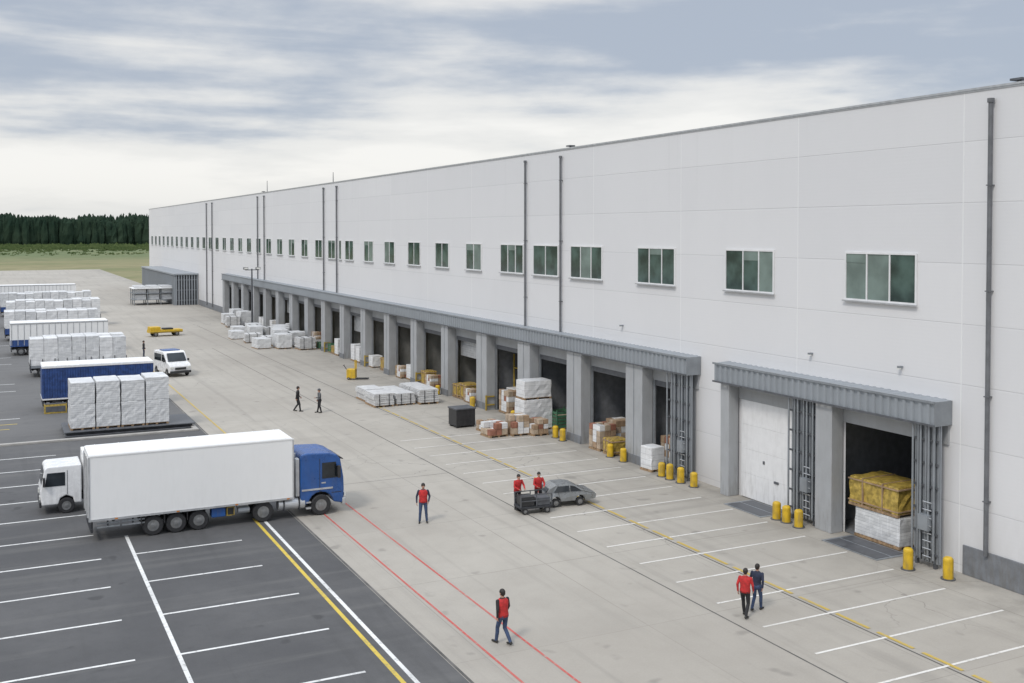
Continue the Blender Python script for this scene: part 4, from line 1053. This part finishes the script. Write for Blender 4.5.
# ------------------------------------------------------------------ world, sun, camera
w = bpy.data.worlds.new('World'); scene.world = w; w.use_nodes = True
t = w.node_tree
for n in list(t.nodes): t.nodes.remove(n)
out = nd(t, 'ShaderNodeOutputWorld')
D = nd(t, 'ShaderNodeTexCoord').outputs['Generated']
s = nd(t, 'ShaderNodeSeparateXYZ', {0: D}); dx, dy, dz = s.outputs
zz = M(t, 'ADD', M(t, 'MAXIMUM', dz, 0.0), 0.14)
cv = nd(t, 'ShaderNodeCombineXYZ', {0: M(t, 'DIVIDE', dx, zz), 1: M(t, 'DIVIDE', dy, zz), 2: 0.8}).outputs[0]
n1 = NZ(t, cv, 0.95, 9, 0.52, 0.1); n3 = NZ(t, cv, 3.4, 6, 0.6, 0.1)
bandv = SC(t, D, (1.6, 1.6, 17.0))
n2 = NZ(t, bandv, 1.0, 5, 0.5, 0.35)
v = M(t, 'ADD', M(t, 'ADD', M(t, 'MULTIPLY', n1, 0.42), M(t, 'MULTIPLY', n2, 0.48)), M(t, 'MULTIPLY', n3, 0.10))
hi = SS(t, dz, 0.10, 0.21); lo_ = SS(t, dz, 0.12, 0.05)
v = M(t, 'ADD', M(t, 'SUBTRACT', v, M(t, 'MULTIPLY', hi, 0.05)), M(t, 'MULTIPLY', lo_, 0.055))
f = SS(t, v, 0.42, 0.56)
cl = MX(t, f, (0.44, 0.495, 0.585), (0.84, 0.835, 0.82))
cl = MX(t, SS(t, v, 0.54, 0.64, 0, .85), cl, (0.97, 0.955, 0.925))
hz = SS(t, dz, 0.0, 0.06, 0.55, 0.0)
cl = MX(t, hz, cl, (0.76, 0.77, 0.765))
up = SS(t, dz, 0.25, 0.8, 1.0, 2.5)
cl = nd(t, 'ShaderNodeVectorMath', {0: cl, 3: up}, operation='SCALE').outputs[0]
el = rad(48); az = rad(238)
sky = nd(t, 'ShaderNodeTexSky', sky_type='NISHITA', sun_disc=False, sun_elevation=el, sun_rotation=az)
b1 = nd(t, 'ShaderNodeBackground', {0: sky.outputs[0], 1: 0.12}); b2_ = nd(t, 'ShaderNodeBackground', {0: cl, 1: 1.0})
mx = nd(t, 'ShaderNodeMixShader', {0: 0.93, 1: b1.outputs[0], 2: b2_.outputs[0]})
t.links.new(mx.outputs[0], out.inputs[0])
sd = bpy.data.lights.new('sun', 'SUN'); sd.energy = 1.5; sd.angle = rad(11); sd.color = (1.0, 0.94, 0.86)
so = bpy.data.objects.new('sun', sd); COL.objects.link(so)
sunpos = Vector((math.sin(az)*math.cos(el), math.cos(az)*math.cos(el), math.sin(el)))
so.rotation_euler = sunpos.to_track_quat('Z', 'Y').to_euler()
cd = bpy.data.cameras.new('camera'); co = bpy.data.objects.new('camera', cd); COL.objects.link(co)
co.location = (0, 0, 13); co.rotation_euler = (rad(88.5), 0, rad(-26.35))
cd.sensor_width = 36; cd.lens = 36.91; cd.shift_y = -0.0801; cd.clip_end = 8000; cd.clip_start = .1
scene.camera = co
scene.view_settings.view_transform = 'Standard'; scene.view_settings.look = 'None'; scene.view_settings.exposure = 0
